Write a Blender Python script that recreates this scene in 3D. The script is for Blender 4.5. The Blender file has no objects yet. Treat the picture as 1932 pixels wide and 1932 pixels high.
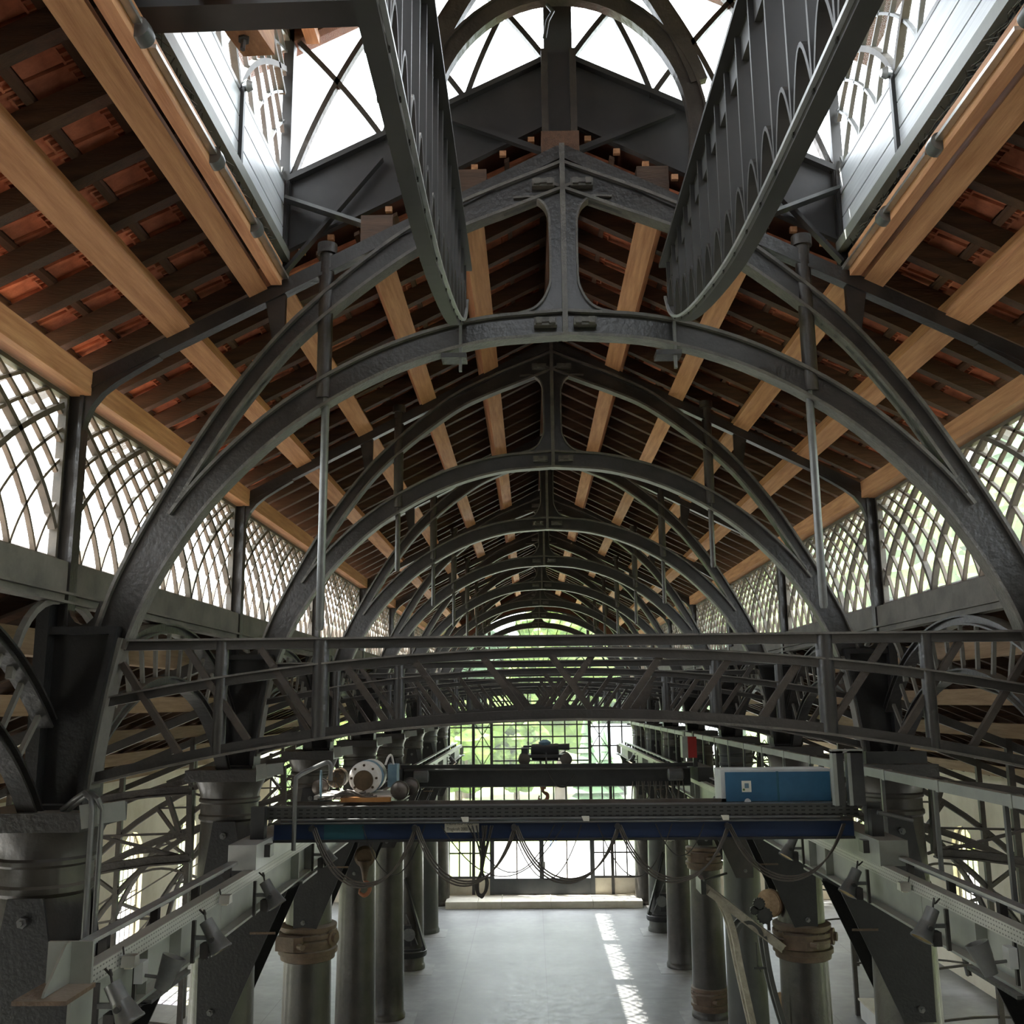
import bpy, bmesh, math, random
from mathutils import Vector, Matrix
random.seed(7)
sc = bpy.context.scene
COL = sc.collection
# ---------------------------------------------------------------- camera, world, sun, exposure
F_PX, PITCH, YAW, ROLL = 1879.4, 0.1891, 0.0174, 0.0096
EYE = Vector((-0.3223, 0.0, 7.72))
cam_d = bpy.data.cameras.new('camera'); cam = bpy.data.objects.new('camera', cam_d); COL.objects.link(cam)
cam_d.sensor_width = 36.0; cam_d.lens = F_PX / 1932 * 36.0; cam_d.clip_start = 0.05; cam_d.clip_end = 600
cam.matrix_world = (Matrix.Translation(EYE) @ Matrix.Rotation(YAW, 4, 'Z') @ Matrix.Rotation(math.pi / 2 + PITCH, 4, 'X')
                    @ Matrix.Rotation(-ROLL, 4, 'Z'))
sc.camera = cam
world = bpy.data.worlds.new('world'); sc.world = world; world.use_nodes = True
bg = world.node_tree.nodes['Background']
bg.inputs[0].default_value = (0.90, 0.95, 1.0, 1); bg.inputs[1].default_value = 7.5
sun_d = bpy.data.lights.new('sun', 'SUN'); sun = bpy.data.objects.new('sun', sun_d); COL.objects.link(sun)
sun_d.energy = 26.0; sun_d.color = (1.0, 0.965, 0.91); sun_d.angle = math.radians(0.53)
sun.rotation_euler = Vector((6.2, -1.8, -9.2)).to_track_quat('-Z', 'Y').to_euler(); sun.location = (-40, 12, 60)
vs = sc.view_settings
vs.view_transform = 'Standard'; vs.look = 'None'; vs.gamma = 1.0; vs.exposure = 0.42; vs.use_curve_mapping = False
sc.cycles.max_bounces = 12; sc.cycles.diffuse_bounces = 6; sc.cycles.transparent_max_bounces = 24
sc.cycles.use_denoising = True; sc.cycles.sample_clamp_indirect = 8.0
# ---------------------------------------------------------------- materials
MATS = {}
def mat(name, c1, c2=None, rough=0.6, metal=0.0, scale=5.0, stretch=(1, 1, 1), bump=0.0, dust=None, rnd=0.0, detail=6.0, spec=0.5):
    m = bpy.data.materials.new(name); m.use_nodes = True; MATS[name] = m
    nt = m.node_tree; N = nt.nodes; L = nt.links; b = N['Principled BSDF']
    b.inputs['Roughness'].default_value = rough; b.inputs['Metallic'].default_value = metal
    b.inputs['Specular IOR Level'].default_value = spec
    b.inputs['Base Color'].default_value = (*c1, 1)
    out = None
    if c2 is not None:
        tc = N.new('ShaderNodeTexCoord'); mp = N.new('ShaderNodeMapping'); mp.inputs['Scale'].default_value = stretch
        nz = N.new('ShaderNodeTexNoise'); nz.inputs['Scale'].default_value = scale; nz.inputs['Detail'].default_value = detail
        nz.inputs['Roughness'].default_value = 0.65
        rp = N.new('ShaderNodeValToRGB'); rp.color_ramp.elements[0].position = 0.34; rp.color_ramp.elements[1].position = 0.68
        rp.color_ramp.elements[0].color = (*c1, 1); rp.color_ramp.elements[1].color = (*c2, 1)
        L.new(tc.outputs['Object'], mp.inputs['Vector']); L.new(mp.outputs[0], nz.inputs['Vector'])
        L.new(nz.outputs['Fac'], rp.inputs[0]); out = rp.outputs[0]
        if rnd:
            oi = N.new('ShaderNodeObjectInfo'); hs = N.new('ShaderNodeHueSaturation'); mr = N.new('ShaderNodeMapRange')
            mr.inputs[3].default_value = 1 - rnd; mr.inputs[4].default_value = 1 + rnd
            L.new(oi.outputs['Random'], mr.inputs[0]); L.new(mr.outputs[0], hs.inputs['Value']); L.new(out, hs.inputs['Color']); out = hs.outputs[0]
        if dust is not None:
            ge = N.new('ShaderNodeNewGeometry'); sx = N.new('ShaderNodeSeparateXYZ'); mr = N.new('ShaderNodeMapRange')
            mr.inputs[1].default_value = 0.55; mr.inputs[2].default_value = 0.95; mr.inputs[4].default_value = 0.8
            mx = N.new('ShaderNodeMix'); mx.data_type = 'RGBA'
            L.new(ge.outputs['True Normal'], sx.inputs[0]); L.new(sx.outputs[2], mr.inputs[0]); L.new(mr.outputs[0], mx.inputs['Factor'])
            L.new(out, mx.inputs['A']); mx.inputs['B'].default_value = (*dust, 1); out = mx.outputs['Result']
        L.new(out, b.inputs['Base Color'])
        if bump:
            bp = N.new('ShaderNodeBump'); bp.inputs['Strength'].default_value = bump; bp.inputs['Distance'].default_value = 0.02
            n2 = N.new('ShaderNodeTexNoise'); n2.inputs['Scale'].default_value = scale * 6; n2.inputs['Detail'].default_value = 5
            L.new(mp.outputs[0], n2.inputs['Vector']); L.new(n2.outputs['Fac'], bp.inputs['Height']); L.new(bp.outputs[0], b.inputs['Normal'])
    return m
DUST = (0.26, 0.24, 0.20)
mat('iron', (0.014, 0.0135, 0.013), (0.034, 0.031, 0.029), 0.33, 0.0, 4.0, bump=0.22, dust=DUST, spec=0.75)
mat('iron_edge', (0.060, 0.056, 0.050), (0.135, 0.124, 0.106), 0.42, 0.0, 6.0, bump=0.25, dust=DUST, spec=0.6)  # paler than the webs: worn, dusty edges plus light put into the colour
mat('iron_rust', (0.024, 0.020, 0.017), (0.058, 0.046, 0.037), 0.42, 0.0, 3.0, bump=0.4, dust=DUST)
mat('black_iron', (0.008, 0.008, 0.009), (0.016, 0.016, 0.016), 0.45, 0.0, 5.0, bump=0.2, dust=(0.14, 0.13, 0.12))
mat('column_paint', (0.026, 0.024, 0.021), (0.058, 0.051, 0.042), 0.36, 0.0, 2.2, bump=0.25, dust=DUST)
mat('column_grey', (0.044, 0.047, 0.044), (0.066, 0.068, 0.062), 0.45, 0.0, 2.0, bump=0.15, dust=DUST)
mat('rust_collar', (0.085, 0.055, 0.036), (0.16, 0.105, 0.068), 0.6, 0.0, 4.0, bump=0.4, dust=(0.3, 0.25, 0.2))
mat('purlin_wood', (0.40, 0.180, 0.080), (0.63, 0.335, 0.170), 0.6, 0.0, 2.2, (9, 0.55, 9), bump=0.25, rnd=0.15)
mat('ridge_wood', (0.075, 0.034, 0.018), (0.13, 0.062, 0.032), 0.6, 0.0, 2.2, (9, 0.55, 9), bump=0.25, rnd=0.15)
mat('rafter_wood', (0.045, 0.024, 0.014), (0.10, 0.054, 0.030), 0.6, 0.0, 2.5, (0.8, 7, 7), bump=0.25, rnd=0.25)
mat('batten_wood', (0.07, 0.036, 0.02), (0.12, 0.066, 0.038), 0.7, 0.0, 4, (6, 0.5, 6), rnd=0.2)
mat('clay_tile', (0.34, 0.11, 0.055), (0.60, 0.22, 0.115), 0.75, 0.0, 7, bump=0.2, rnd=0.3)
mat('red_brown_sheet', (0.08, 0.027, 0.015), (0.13, 0.045, 0.023), 0.8, 0.0, 3)
mat('aisle_wood', (0.26, 0.165, 0.088), (0.40, 0.27, 0.16), 0.65, 0.0, 2.2, (9, 0.55, 9), rnd=0.15)
mat('furnace_stone', (0.045, 0.040, 0.036), (0.09, 0.08, 0.07), 0.9, 0.0, 1.5, bump=0.5)
mat('plaster', (0.76, 0.69, 0.55), (0.90, 0.84, 0.71), 0.9, 0.0, 0.9, bump=0.3)
mat('sill_plate', (0.10, 0.097, 0.085), (0.18, 0.170, 0.145), 0.8, 0.0, 2.0, bump=0.3, dust=DUST)
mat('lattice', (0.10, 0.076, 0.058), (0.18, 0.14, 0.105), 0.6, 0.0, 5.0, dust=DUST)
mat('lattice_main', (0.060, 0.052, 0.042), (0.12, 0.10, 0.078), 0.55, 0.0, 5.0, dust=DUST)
mat('board_metal', (0.62, 0.66, 0.70), (0.80, 0.84, 0.88), 0.38, 0.0, 3.0, (1, 0.35, 14), spec=0.5)
mat('zinc', (0.38, 0.39, 0.39), (0.56, 0.57, 0.56), 0.38, 0.6, 3.0)
mat('dark_sheet', (0.030, 0.029, 0.029), (0.052, 0.048, 0.046), 0.45, 0.1, 1.5, dust=(0.12, 0.12, 0.11))
mat('bright_steel', (0.45, 0.45, 0.42), (0.62, 0.61, 0.57), 0.32, 0.8, 5.0)
mat('grey_paint', (0.20, 0.21, 0.19), (0.285, 0.295, 0.265), 0.45, 0.0, 1.4, dust=(0.34, 0.32, 0.27))  # faint green of outdoor bounce light is put into this grey
mat('dark_steel', (0.030, 0.031, 0.032), (0.052, 0.052, 0.050), 0.4, 0.2, 3.0, dust=(0.16, 0.15, 0.13))
mat('rail_steel', (0.10, 0.085, 0.075), (0.17, 0.15, 0.13), 0.35, 0.6, 4.0)
mat('blue_paint', (0.010, 0.025, 0.070), (0.016, 0.038, 0.10), 0.45, 0.0, 2.0, dust=(0.12, 0.13, 0.14))
mat('teal_paint', (0.012, 0.075, 0.10), (0.022, 0.10, 0.13), 0.45, 0.0, 2.0)
mat('cabinet_blue', (0.022, 0.090, 0.165), (0.034, 0.118, 0.205), 0.4, 0.0, 3.0)
mat('cabinet_grey', (0.42, 0.43, 0.42), (0.52, 0.53, 0.51), 0.4, 0.0, 3.0)
mat('hoist_white', (0.46, 0.43, 0.39), (0.66, 0.62, 0.56), 0.45, 0.0, 5.0)
mat('hoist_blue', (0.10, 0.17, 0.21), (0.18, 0.27, 0.33), 0.45, 0.0, 4.0)
mat('dirty_brass', (0.055, 0.038, 0.022), (0.12, 0.082, 0.045), 0.5, 0.4, 6.0)
mat('orange_paint', (0.26, 0.11, 0.03), (0.38, 0.18, 0.055), 0.5, 0.0, 6.0)
mat('red_paint', (0.20, 0.010, 0.008), (0.28, 0.018, 0.014), 0.45, 0.0, 3.0)
mat('hook_red', (0.17, 0.06, 0.03), (0.30, 0.11, 0.05), 0.5, 0.0, 8.0)
mat('rubber', (0.022, 0.020, 0.019), (0.045, 0.040, 0.036), 0.55, 0.0, 8.0)
mat('cable_grey', (0.07, 0.06, 0.05), (0.12, 0.105, 0.09), 0.45, 0.0, 8.0)
mat('lamp_grey', (0.115, 0.118, 0.115), (0.165, 0.168, 0.16), 0.36, 0.3, 6.0)
mat('lamp_gold', (0.85, 0.62, 0.22), (0.95, 0.75, 0.32), 0.25, 0.9, 6.0)
mat('label_white', (0.62, 0.60, 0.50), (0.74, 0.72, 0.62), 0.6, 0.0, 6.0)
mat('ink', (0.05, 0.05, 0.045), (0.08, 0.08, 0.07), 0.7, 0.0, 6.0)
mat('floor_plate', (0.24, 0.235, 0.22), (0.33, 0.325, 0.31), 0.5, 0.0, 4.0)
mat('step_stone', (0.62, 0.57, 0.46), (0.76, 0.71, 0.60), 0.7, 0.0, 2.0)
mat('door_metal', (0.060, 0.066, 0.070), (0.085, 0.09, 0.095), 0.4, 0.0, 2.0)
mat('window_iron', (0.045, 0.045, 0.045), (0.075, 0.07, 0.066), 0.5, 0.0, 4.0)
mat('leaf', (0.05, 0.11, 0.012), (0.19, 0.27, 0.03), 0.7, 0.0, 2.6, bump=0.6, rnd=0.25)
mat('leaf_dark', (0.025, 0.075, 0.022), (0.09, 0.175, 0.065), 0.7, 0.0, 2.6, bump=0.6, rnd=0.2)
mat('bark', (0.08, 0.055, 0.035), (0.14, 0.10, 0.07), 0.9, 0.0, 3.0, (1, 1, 0.2))
mat('lawn', (0.10, 0.155, 0.022), (0.17, 0.225, 0.05), 0.9, 0.0, 0.6, bump=0.2)
mat('gravel', (0.40, 0.39, 0.37), (0.52, 0.51, 0.49), 0.9, 0.0, 6.0)
mat('house_wall', (0.72, 0.72, 0.70), (0.80, 0.80, 0.78), 0.9, 0.0, 2.0)
mat('slate', (0.20, 0.21, 0.22), (0.28, 0.29, 0.30), 0.8, 0.0, 3.0)
mat('jeans', (0.10, 0.16, 0.28), (0.15, 0.22, 0.36), 0.8, 0.0, 6.0)
mat('shirt', (0.55, 0.55, 0.55), (0.65, 0.65, 0.65), 0.8, 0.0, 6.0)
mat('skin', (0.55, 0.34, 0.25), (0.62, 0.40, 0.30), 0.6, 0.0, 6.0)
mat('hair', (0.05, 0.03, 0.02), (0.08, 0.05, 0.03), 0.6, 0.0, 6.0)
mat('stone_block', (0.30, 0.27, 0.22), (0.46, 0.42, 0.35), 0.9, 0.0, 5.0, bump=1.0)
mat('twigs', (0.05, 0.045, 0.035), (0.12, 0.11, 0.09), 0.9, 0.0, 8.0)
def floor_mat():
    m = mat('concrete', (0.20, 0.20, 0.195), (0.295, 0.293, 0.285), 0.32, 0.0, 0.55, bump=0.0, detail=9.0)
    nt = m.node_tree; N = nt.nodes; L = nt.links; b = N['Principled BSDF']
    src = b.inputs['Base Color'].links[0].from_socket
    tc = N.new('ShaderNodeTexCoord'); nz = N.new('ShaderNodeTexNoise'); nz.inputs['Scale'].default_value = 3.5; nz.inputs['Detail'].default_value = 10
    br = N.new('ShaderNodeTexBrick'); br.offset = 0.0; br.inputs['Scale'].default_value = 1.0
    br.inputs['Brick Width'].default_value = 2.37; br.inputs['Row Height'].default_value = 4.7324; br.inputs['Mortar Size'].default_value = 0.012
    br.inputs['Color1'].default_value = (1, 1, 1, 1); br.inputs['Color2'].default_value = (0.97, 0.97, 0.97, 1); br.inputs['Mortar'].default_value = (0.72, 0.71, 0.70, 1)
    mr = N.new('ShaderNodeMapRange'); mr.inputs[1].default_value = 0.3; mr.inputs[2].default_value = 0.75; mr.inputs[3].default_value = 0.80; mr.inputs[4].default_value = 1.2
    m1 = N.new('ShaderNodeMix'); m1.data_type = 'RGBA'; m1.blend_type = 'MULTIPLY'; m1.inputs['Factor'].default_value = 1
    m2 = N.new('ShaderNodeMix'); m2.data_type = 'RGBA'; m2.blend_type = 'MULTIPLY'; m2.inputs['Factor'].default_value = 1
    L.new(tc.outputs['Object'], nz.inputs['Vector']); L.new(tc.outputs['Object'], br.inputs['Vector']); L.new(nz.outputs['Fac'], mr.inputs[0])
    L.new(src, m1.inputs['A']); L.new(br.outputs['Color'], m1.inputs['B']); L.new(m1.outputs['Result'], m2.inputs['A']); L.new(mr.outputs[0], m2.inputs['B'])
    L.new(m2.outputs['Result'], b.inputs['Base Color'])
    mr2 = N.new('ShaderNodeMapRange'); mr2.inputs[3].default_value = 0.30; mr2.inputs[4].default_value = 0.58; b.inputs['Specular IOR Level'].default_value = 0.38
    L.new(nz.outputs['Fac'], mr2.inputs[0]); L.new(mr2.outputs[0], b.inputs['Roughness'])
floor_mat()
def perf_mat(name, c, hole, sx, sz, axis):       # punched cable tray: rows of small slots
    m = mat(name, c, tuple(v * 1.25 for v in c), 0.4, 0.2, 2.0); nt = m.node_tree; N = nt.nodes; L = nt.links; b = N['Principled BSDF']
    src = b.inputs['Base Color'].links[0].from_socket
    tc = N.new('ShaderNodeTexCoord'); sp = N.new('ShaderNodeSeparateXYZ'); L.new(tc.outputs['Object'], sp.inputs[0])
    def cell(sock, s, d):
        mu = N.new('ShaderNodeMath'); mu.operation = 'MULTIPLY'; mu.inputs[1].default_value = s; L.new(sock, mu.inputs[0])
        fr = N.new('ShaderNodeMath'); fr.operation = 'FRACT'; L.new(mu.outputs[0], fr.inputs[0])
        lt = N.new('ShaderNodeMath'); lt.operation = 'LESS_THAN'; lt.inputs[1].default_value = d; L.new(fr.outputs[0], lt.inputs[0]); return lt.outputs[0]
    a = cell(sp.outputs[axis], sx, 0.5); c_ = cell(sp.outputs[2], sz, 0.3)
    mu = N.new('ShaderNodeMath'); mu.operation = 'MULTIPLY'; L.new(a, mu.inputs[0]); L.new(c_, mu.inputs[1])
    mx = N.new('ShaderNodeMix'); mx.data_type = 'RGBA'; L.new(mu.outputs[0], mx.inputs['Factor']); L.new(src, mx.inputs['A']); mx.inputs['B'].default_value = (*hole, 1)
    L.new(mx.outputs['Result'], b.inputs['Base Color'])
perf_mat('tray_dark', (0.060, 0.062, 0.058), (0.008, 0.008, 0.008), 13.0, 27.0, 0)
perf_mat('tray_light', (0.33, 0.33, 0.30), (0.10, 0.10, 0.09), 22.0, 30.0, 1)
def glass_mat(name, tint, opac, rough=0.02):
    m = bpy.data.materials.new(name); m.use_nodes = True; MATS[name] = m; nt = m.node_tree; N = nt.nodes; L = nt.links
    for n in list(N):
        if n.type != 'OUTPUT_MATERIAL': N.remove(n)
    o = [n for n in N if n.type == 'OUTPUT_MATERIAL'][0]
    t = N.new('ShaderNodeBsdfTransparent'); t.inputs[0].default_value = (*tint, 1)
    g = N.new('ShaderNodeBsdfGlossy'); g.inputs['Roughness'].default_value = rough; g.inputs[0].default_value = (0.9, 0.95, 1, 1)
    d = N.new('ShaderNodeBsdfTranslucent'); d.inputs[0].default_value = (0.9, 0.92, 0.95, 1)
    m1 = N.new('ShaderNodeMixShader'); m1.inputs[0].default_value = 0.05; L.new(t.outputs[0], m1.inputs[1]); L.new(g.outputs[0], m1.inputs[2])
    m2 = N.new('ShaderNodeMixShader'); m2.inputs[0].default_value = opac; L.new(m1.outputs[0], m2.inputs[1]); L.new(d.outputs[0], m2.inputs[2])
    L.new(m2.outputs[0], o.inputs[0])
glass_mat('glass', (0.95, 0.97, 0.98), 0.04)
glass_mat('glass_old', (0.92, 0.94, 0.94), 0.14)
glass_mat('glass_yellow', (0.98, 0.93, 0.62), 0.06)
glass_mat('glass_violet', (0.86, 0.80, 0.98), 0.06)
# ---------------------------------------------------------------- mesh helpers
class MB:
    def __init__(s): s.v = []; s.f = []
    def add(s, vs_, fs): n = len(s.v); s.v += [tuple(p) for p in vs_]; s.f += [tuple(i + n for i in q) for q in fs]; return s
    def box(s, x0, x1, y0, y1, z0, z1):
        return s.add([(x0, y0, z0), (x1, y0, z0), (x1, y1, z0), (x0, y1, z0), (x0, y0, z1), (x1, y0, z1), (x1, y1, z1), (x0, y1, z1)],
                     [(0, 3, 2, 1), (4, 5, 6, 7), (0, 1, 5, 4), (1, 2, 6, 5), (2, 3, 7, 6), (3, 0, 4, 7)])
    def bar(s, p0, p1, w, h, up=(0, 0, 1)):
        p0 = Vector(p0); p1 = Vector(p1); t = (p1 - p0).normalized(); a = t.cross(Vector(up))
        if a.length < 1e-4: a = t.cross(Vector((1, 0, 0)))
        a.normalize(); b = a.cross(t).normalized(); vv = []
        for p in (p0, p1):
            for i, j in ((-1, -1), (1, -1), (1, 1), (-1, 1)): vv.append(p + a * (i * w / 2) + b * (j * h / 2))
        return s.add(vv, [(0, 1, 2, 3), (7, 6, 5, 4), (0, 4, 5, 1), (1, 5, 6, 2), (2, 6, 7, 3), (3, 7, 4, 0)])
    def sweep(s, path, prof, nrm, cap=True):
        P = [Vector(p) for p in path]; nrm = Vector(nrm); n = len(prof); vv = []; ff = []
        for i, p in enumerate(P):
            t = (P[min(i + 1, len(P) - 1)] - P[max(i - 1, 0)]).normalized(); b = t.cross(nrm).normalized()
            for (x, y) in prof: vv.append(p + nrm * x + b * y)
        for i in range(len(P) - 1):
            for j in range(n): k = (j + 1) % n; ff.append((i * n + j, i * n + k, (i + 1) * n + k, (i + 1) * n + j))
        if cap: ff.append(tuple(range(n))[::-1]); ff.append(tuple((len(P) - 1) * n + j for j in range(n)))
        return s.add(vv, ff)
    def tube(s, path, r, n=8, cap=True):
        P = [Vector(p) for p in path]; vv = []; ff = []; ref = None
        for i, p in enumerate(P):
            t = (P[min(i + 1, len(P) - 1)] - P[max(i - 1, 0)]).normalized()
            if ref is None:
                ref = Vector((0, 0, 1)) if abs(t.z) < 0.9 else Vector((1, 0, 0))
            a = (ref - t * ref.dot(t)).normalized(); ref = a; b = t.cross(a)
            rr = r[i] if isinstance(r, (list, tuple)) else r
            for j in range(n): an = 2 * math.pi * j / n; vv.append(p + a * (rr * math.cos(an)) + b * (rr * math.sin(an)))
        for i in range(len(P) - 1):
            for j in range(n): k = (j + 1) % n; ff.append((i * n + j, i * n + k, (i + 1) * n + k, (i + 1) * n + j))
        if cap: ff.append(tuple(range(n))[::-1]); ff.append(tuple((len(P) - 1) * n + j for j in range(n)))
        return s.add(vv, ff)
    def lathe(s, prof, c=(0, 0, 0), n=24, axis=(0, 0, 1)):
        ax = Vector(axis).normalized(); a = ax.orthogonal().normalized(); b = ax.cross(a); c = Vector(c); vv = []; ff = []
        for (r, z) in prof:
            for j in range(n): an = 2 * math.pi * j / n; vv.append(c + ax * z + a * (r * math.cos(an)) + b * (r * math.sin(an)))
        for i in range(len(prof) - 1):
            for j in range(n): k = (j + 1) % n; ff.append((i * n + j, i * n + k, (i + 1) * n + k, (i + 1) * n + j))
        ff.append(tuple(range(n))[::-1]); ff.append(tuple((len(prof) - 1) * n + j for j in range(n)))
        return s.add(vv, ff)
    def prism(s, poly, plane, d0, d1):
        def P(p, q, d): return (p, d, q) if plane == 'xz' else ((d, p, q) if plane == 'yz' else (p, q, d))
        n = len(poly); vv = [P(p, q, d0) for p, q in poly] + [P(p, q, d1) for p, q in poly]
        ff = [tuple(range(n)), tuple(range(2 * n - 1, n - 1, -1))] + [(j, (j + 1) % n, n + (j + 1) % n, n + j) for j in range(n)]
        return s.add(vv, ff)
    def band(s, A, B, y0, y1):                              # plate between two x-z polylines
        n = len(A); vv = []
        for y in (y0, y1):
            vv += [(p[0], y, p[1]) for p in A] + [(p[0], y, p[1]) for p in B]
        ff = []
        for i in range(n - 1):
            a, b, c, d = i, i + 1, n + i + 1, n + i
            ff += [(a, b, c, d), (2 * n + d, 2 * n + c, 2 * n + b, 2 * n + a), (a, 2 * n + a, 2 * n + b, b), (d, c, 2 * n + c, 2 * n + d)]
        ff += [(0, n, 3 * n, 2 * n), (n - 1, 3 * n - 1, 4 * n - 1, 2 * n - 1)]
        return s.add(vv, ff)
    def mesh(s, name, m, smooth=None):
        me = bpy.data.meshes.new(name); me.from_pydata(s.v, [], s.f)
        bm = bmesh.new(); bm.from_mesh(me); bmesh.ops.recalc_face_normals(bm, faces=bm.faces[:]); bm.to_mesh(me); bm.free()
        if m: me.materials.append(MATS[m])
        if smooth is not None:
            me.shade_smooth(); me.set_sharp_from_angle(angle=math.radians(smooth))
        return me
    def obj(s, name, m, parent=None, smooth=None, loc=None):
        return link(name, s.mesh(name, m, smooth), parent, loc)
def link(name, me, parent=None, loc=None):
    o = bpy.data.objects.new(name, me); COL.objects.link(o)
    if parent: o.parent = parent
    if loc is not None: o.location = loc
    return o
def tag(o, label=None, cat=None, group=None, kind=None):
    if label: o['label'] = label
    if cat: o['category'] = cat
    if group: o['group'] = group
    if kind: o['kind'] = kind
    return o
def thing(name, label, cat, loc=(0, 0, 0), group=None, kind=None):
    o = bpy.data.objects.new(name, None); COL.objects.link(o); o.location = loc; o.empty_display_size = 0.2
    return tag(o, label, cat, group, kind)
KIDS = {}
def dup(root, loc, label):
    def cp(o, par):
        c = o.copy(); COL.objects.link(c); c.parent = par
        for ch in o.children: cp(ch, c)
        return c
    r = cp(root, None); r.location = loc; r['label'] = label
    return r
def lerp(a, b, t): return a + (b - a) * t
def spline(pts, n=6):                                      # Catmull-Rom through 2-D or 3-D points
    P = [Vector(p) for p in pts]; out = []
    for i in range(len(P) - 1):
        p0 = P[i - 1] if i else P[0] * 2 - P[1]; p3 = P[i + 2] if i + 2 < len(P) else P[-1] * 2 - P[-2]; p1, p2 = P[i], P[i + 1]
        for k in range(n):
            t = k / n
            out.append(0.5 * ((2 * p1) + (p2 - p0) * t + (2 * p0 - 5 * p1 + 4 * p2 - p3) * t * t + (3 * p1 - p0 - 3 * p2 + p3) * t ** 3))
    out.append(P[-1]); return out
def iprof(w, h, tw, tf):                                   # I section: a = flange width axis, b = depth axis
    a, b, c, d = w / 2, h / 2, tw / 2, h / 2 - tf
    return [(-a, -b), (a, -b), (a, -d), (c, -d), (c, d), (a, d), (a, b), (-a, b), (-a, d), (-c, d), (-c, -d), (-a, -d)]
def ibeam(t, name, path, w, h, tw, tf, nrm, m, mf, sides=((1, None), (-1, None))):
    web = MB().sweep(path, rect(tw, h - 2 * tf + 0.002), nrm).obj(name, m, t)
    for sd, zmin in sides:
        c = sd * (h - tf) / 2; p = [q for q in path if zmin is None or q[2] > zmin]
        MB().sweep(p, [(-w / 2, c - tf / 2), (w / 2, c - tf / 2), (w / 2, c + tf / 2), (-w / 2, c + tf / 2)], nrm).obj('flange', mf, web)
    return web
def rect(w, h): return [(-w / 2, -h / 2), (w / 2, -h / 2), (w / 2, h / 2), (-w / 2, h / 2)]
D1, BAY = 7.93, 4.7324
def D(k): return D1 + BAY * (k - 1)
ORD = ['', 'nearest', 'second', 'third', 'fourth', 'fifth', 'sixth', 'seventh', 'eighth', 'ninth']
WC = 4.056                                                  # half distance between the column rows
SIDE = {-1: 'left', 1: 'right'}
ROOF_TOP, SLOPE = 12.45, 0.511                              # top line of the iron rafters
FAR = 41.6
# ================================================================= SETTING
# ---- ground and floor
tag(MB().box(-12.2, 12.2, -3.4, FAR + 0.3, -0.2, 0).obj('floor', 'concrete'), 'pale grey polished concrete hall floor with faint slab joints', 'floor', kind='structure')
FLOOR = bpy.data.objects['floor']
pl = MB().box(-0.62, 0.62, -0.62, 0.62, 0.0, 0.006).mesh('floor_plate', 'floor_plate')
for k in range(1, 9):
    for s in (-1, 1): link('floor_plate', pl, FLOOR, (s * (WC - 0.12), D(k) - 0.2, 0))
tag(MB().box(-160, 160, -30, 220, -0.4, -0.22).obj('ground', 'lawn'), 'bright green lawn around the hall', 'ground', kind='structure')
b = MB().box(-2.6, 20, FAR + 0.35, 60, -0.22, -0.16); b.box(12.4, 21, -20, FAR + 0.35, -0.22, -0.16); b.box(-24, -12.4, -20, FAR + 0.35, -0.22, -0.16)  # side strips are unseen, added to keep green lawn bounce out of the hall
tag(b.obj('path', 'gravel'), 'pale gravel forecourt outside the glazed end wall, with added unseen side strips', 'path', kind='structure')
# ---- outer aisle walls with round-headed windows
WA = 11.7
WIN_W, WIN_Z0, WIN_Z1 = 1.7, 0.80, 3.35                      # springing line at WIN_Z1, semicircle above
def aisle_wall(s):
    b = MB(); n = 10; zt = 5.84; x0, x1 = s * WA, s * (WA + 0.4)
    def quad(p, q): # strip between two polylines in (y,z), both faces
        for x in (x0, x1):
            for i in range(len(p) - 1):
                b.add([(x, *p[i]), (x, *p[i + 1]), (x, *q[i + 1]), (x, *q[i])], [(0, 1, 2, 3)])
    arcs = []
    for k in range(-1, 9):
        c = D(k) + BAY / 2 - 2.0 if False else D(k) + 2.5; ya, yb = D(k) + 0.14, D(k) + BAY + 0.14
        w = WIN_W / 2
        arc = [(c - w * math.cos(math.pi * i / n), WIN_Z1 + w * math.sin(math.pi * i / n)) for i in range(n + 1)]
        quad([(ya, 0), (ya, zt)], [(c - w, 0), (c - w, zt)]); quad([(c + w, 0), (c + w, zt)], [(yb, 0), (yb, zt)])
        quad([(c - w, 0), (c + w, 0)], [(c - w, WIN_Z0), (c + w, WIN_Z0)])
        quad(arc, [(p[0], zt) for p in arc])
        rev = [(c - w, WIN_Z0)] + arc + [(c + w, WIN_Z0)]
        for i in range(len(rev)):
            p, q = rev[i], rev[(i + 1) % len(rev)]
            b.add([(x0, *p), (x1, *p), (x1, *q), (x0, *q)], [(0, 1, 2, 3)])
        arcs.append(c)
    b.add([(x0, D(-1) + .14, zt), (x1, D(-1) + .14, zt), (x1, D(9) + .14, zt), (x0, D(9) + .14, zt)], [(0, 1, 2, 3)])
    o = b.obj('wall_' + SIDE[s], 'plaster')
    tag(o, f'cream plastered outer wall with round-headed windows on the {SIDE[s]} aisle', 'wall', kind='structure')
    return arcs
arcs = aisle_wall(-1); aisle_wall(1)
WN = [0]
def new_window(label, loc=(0, 0, 0)):
    WN[0] += 1
    return thing(f'window_{WN[0]}', label, 'window', loc, kind='structure')
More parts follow.
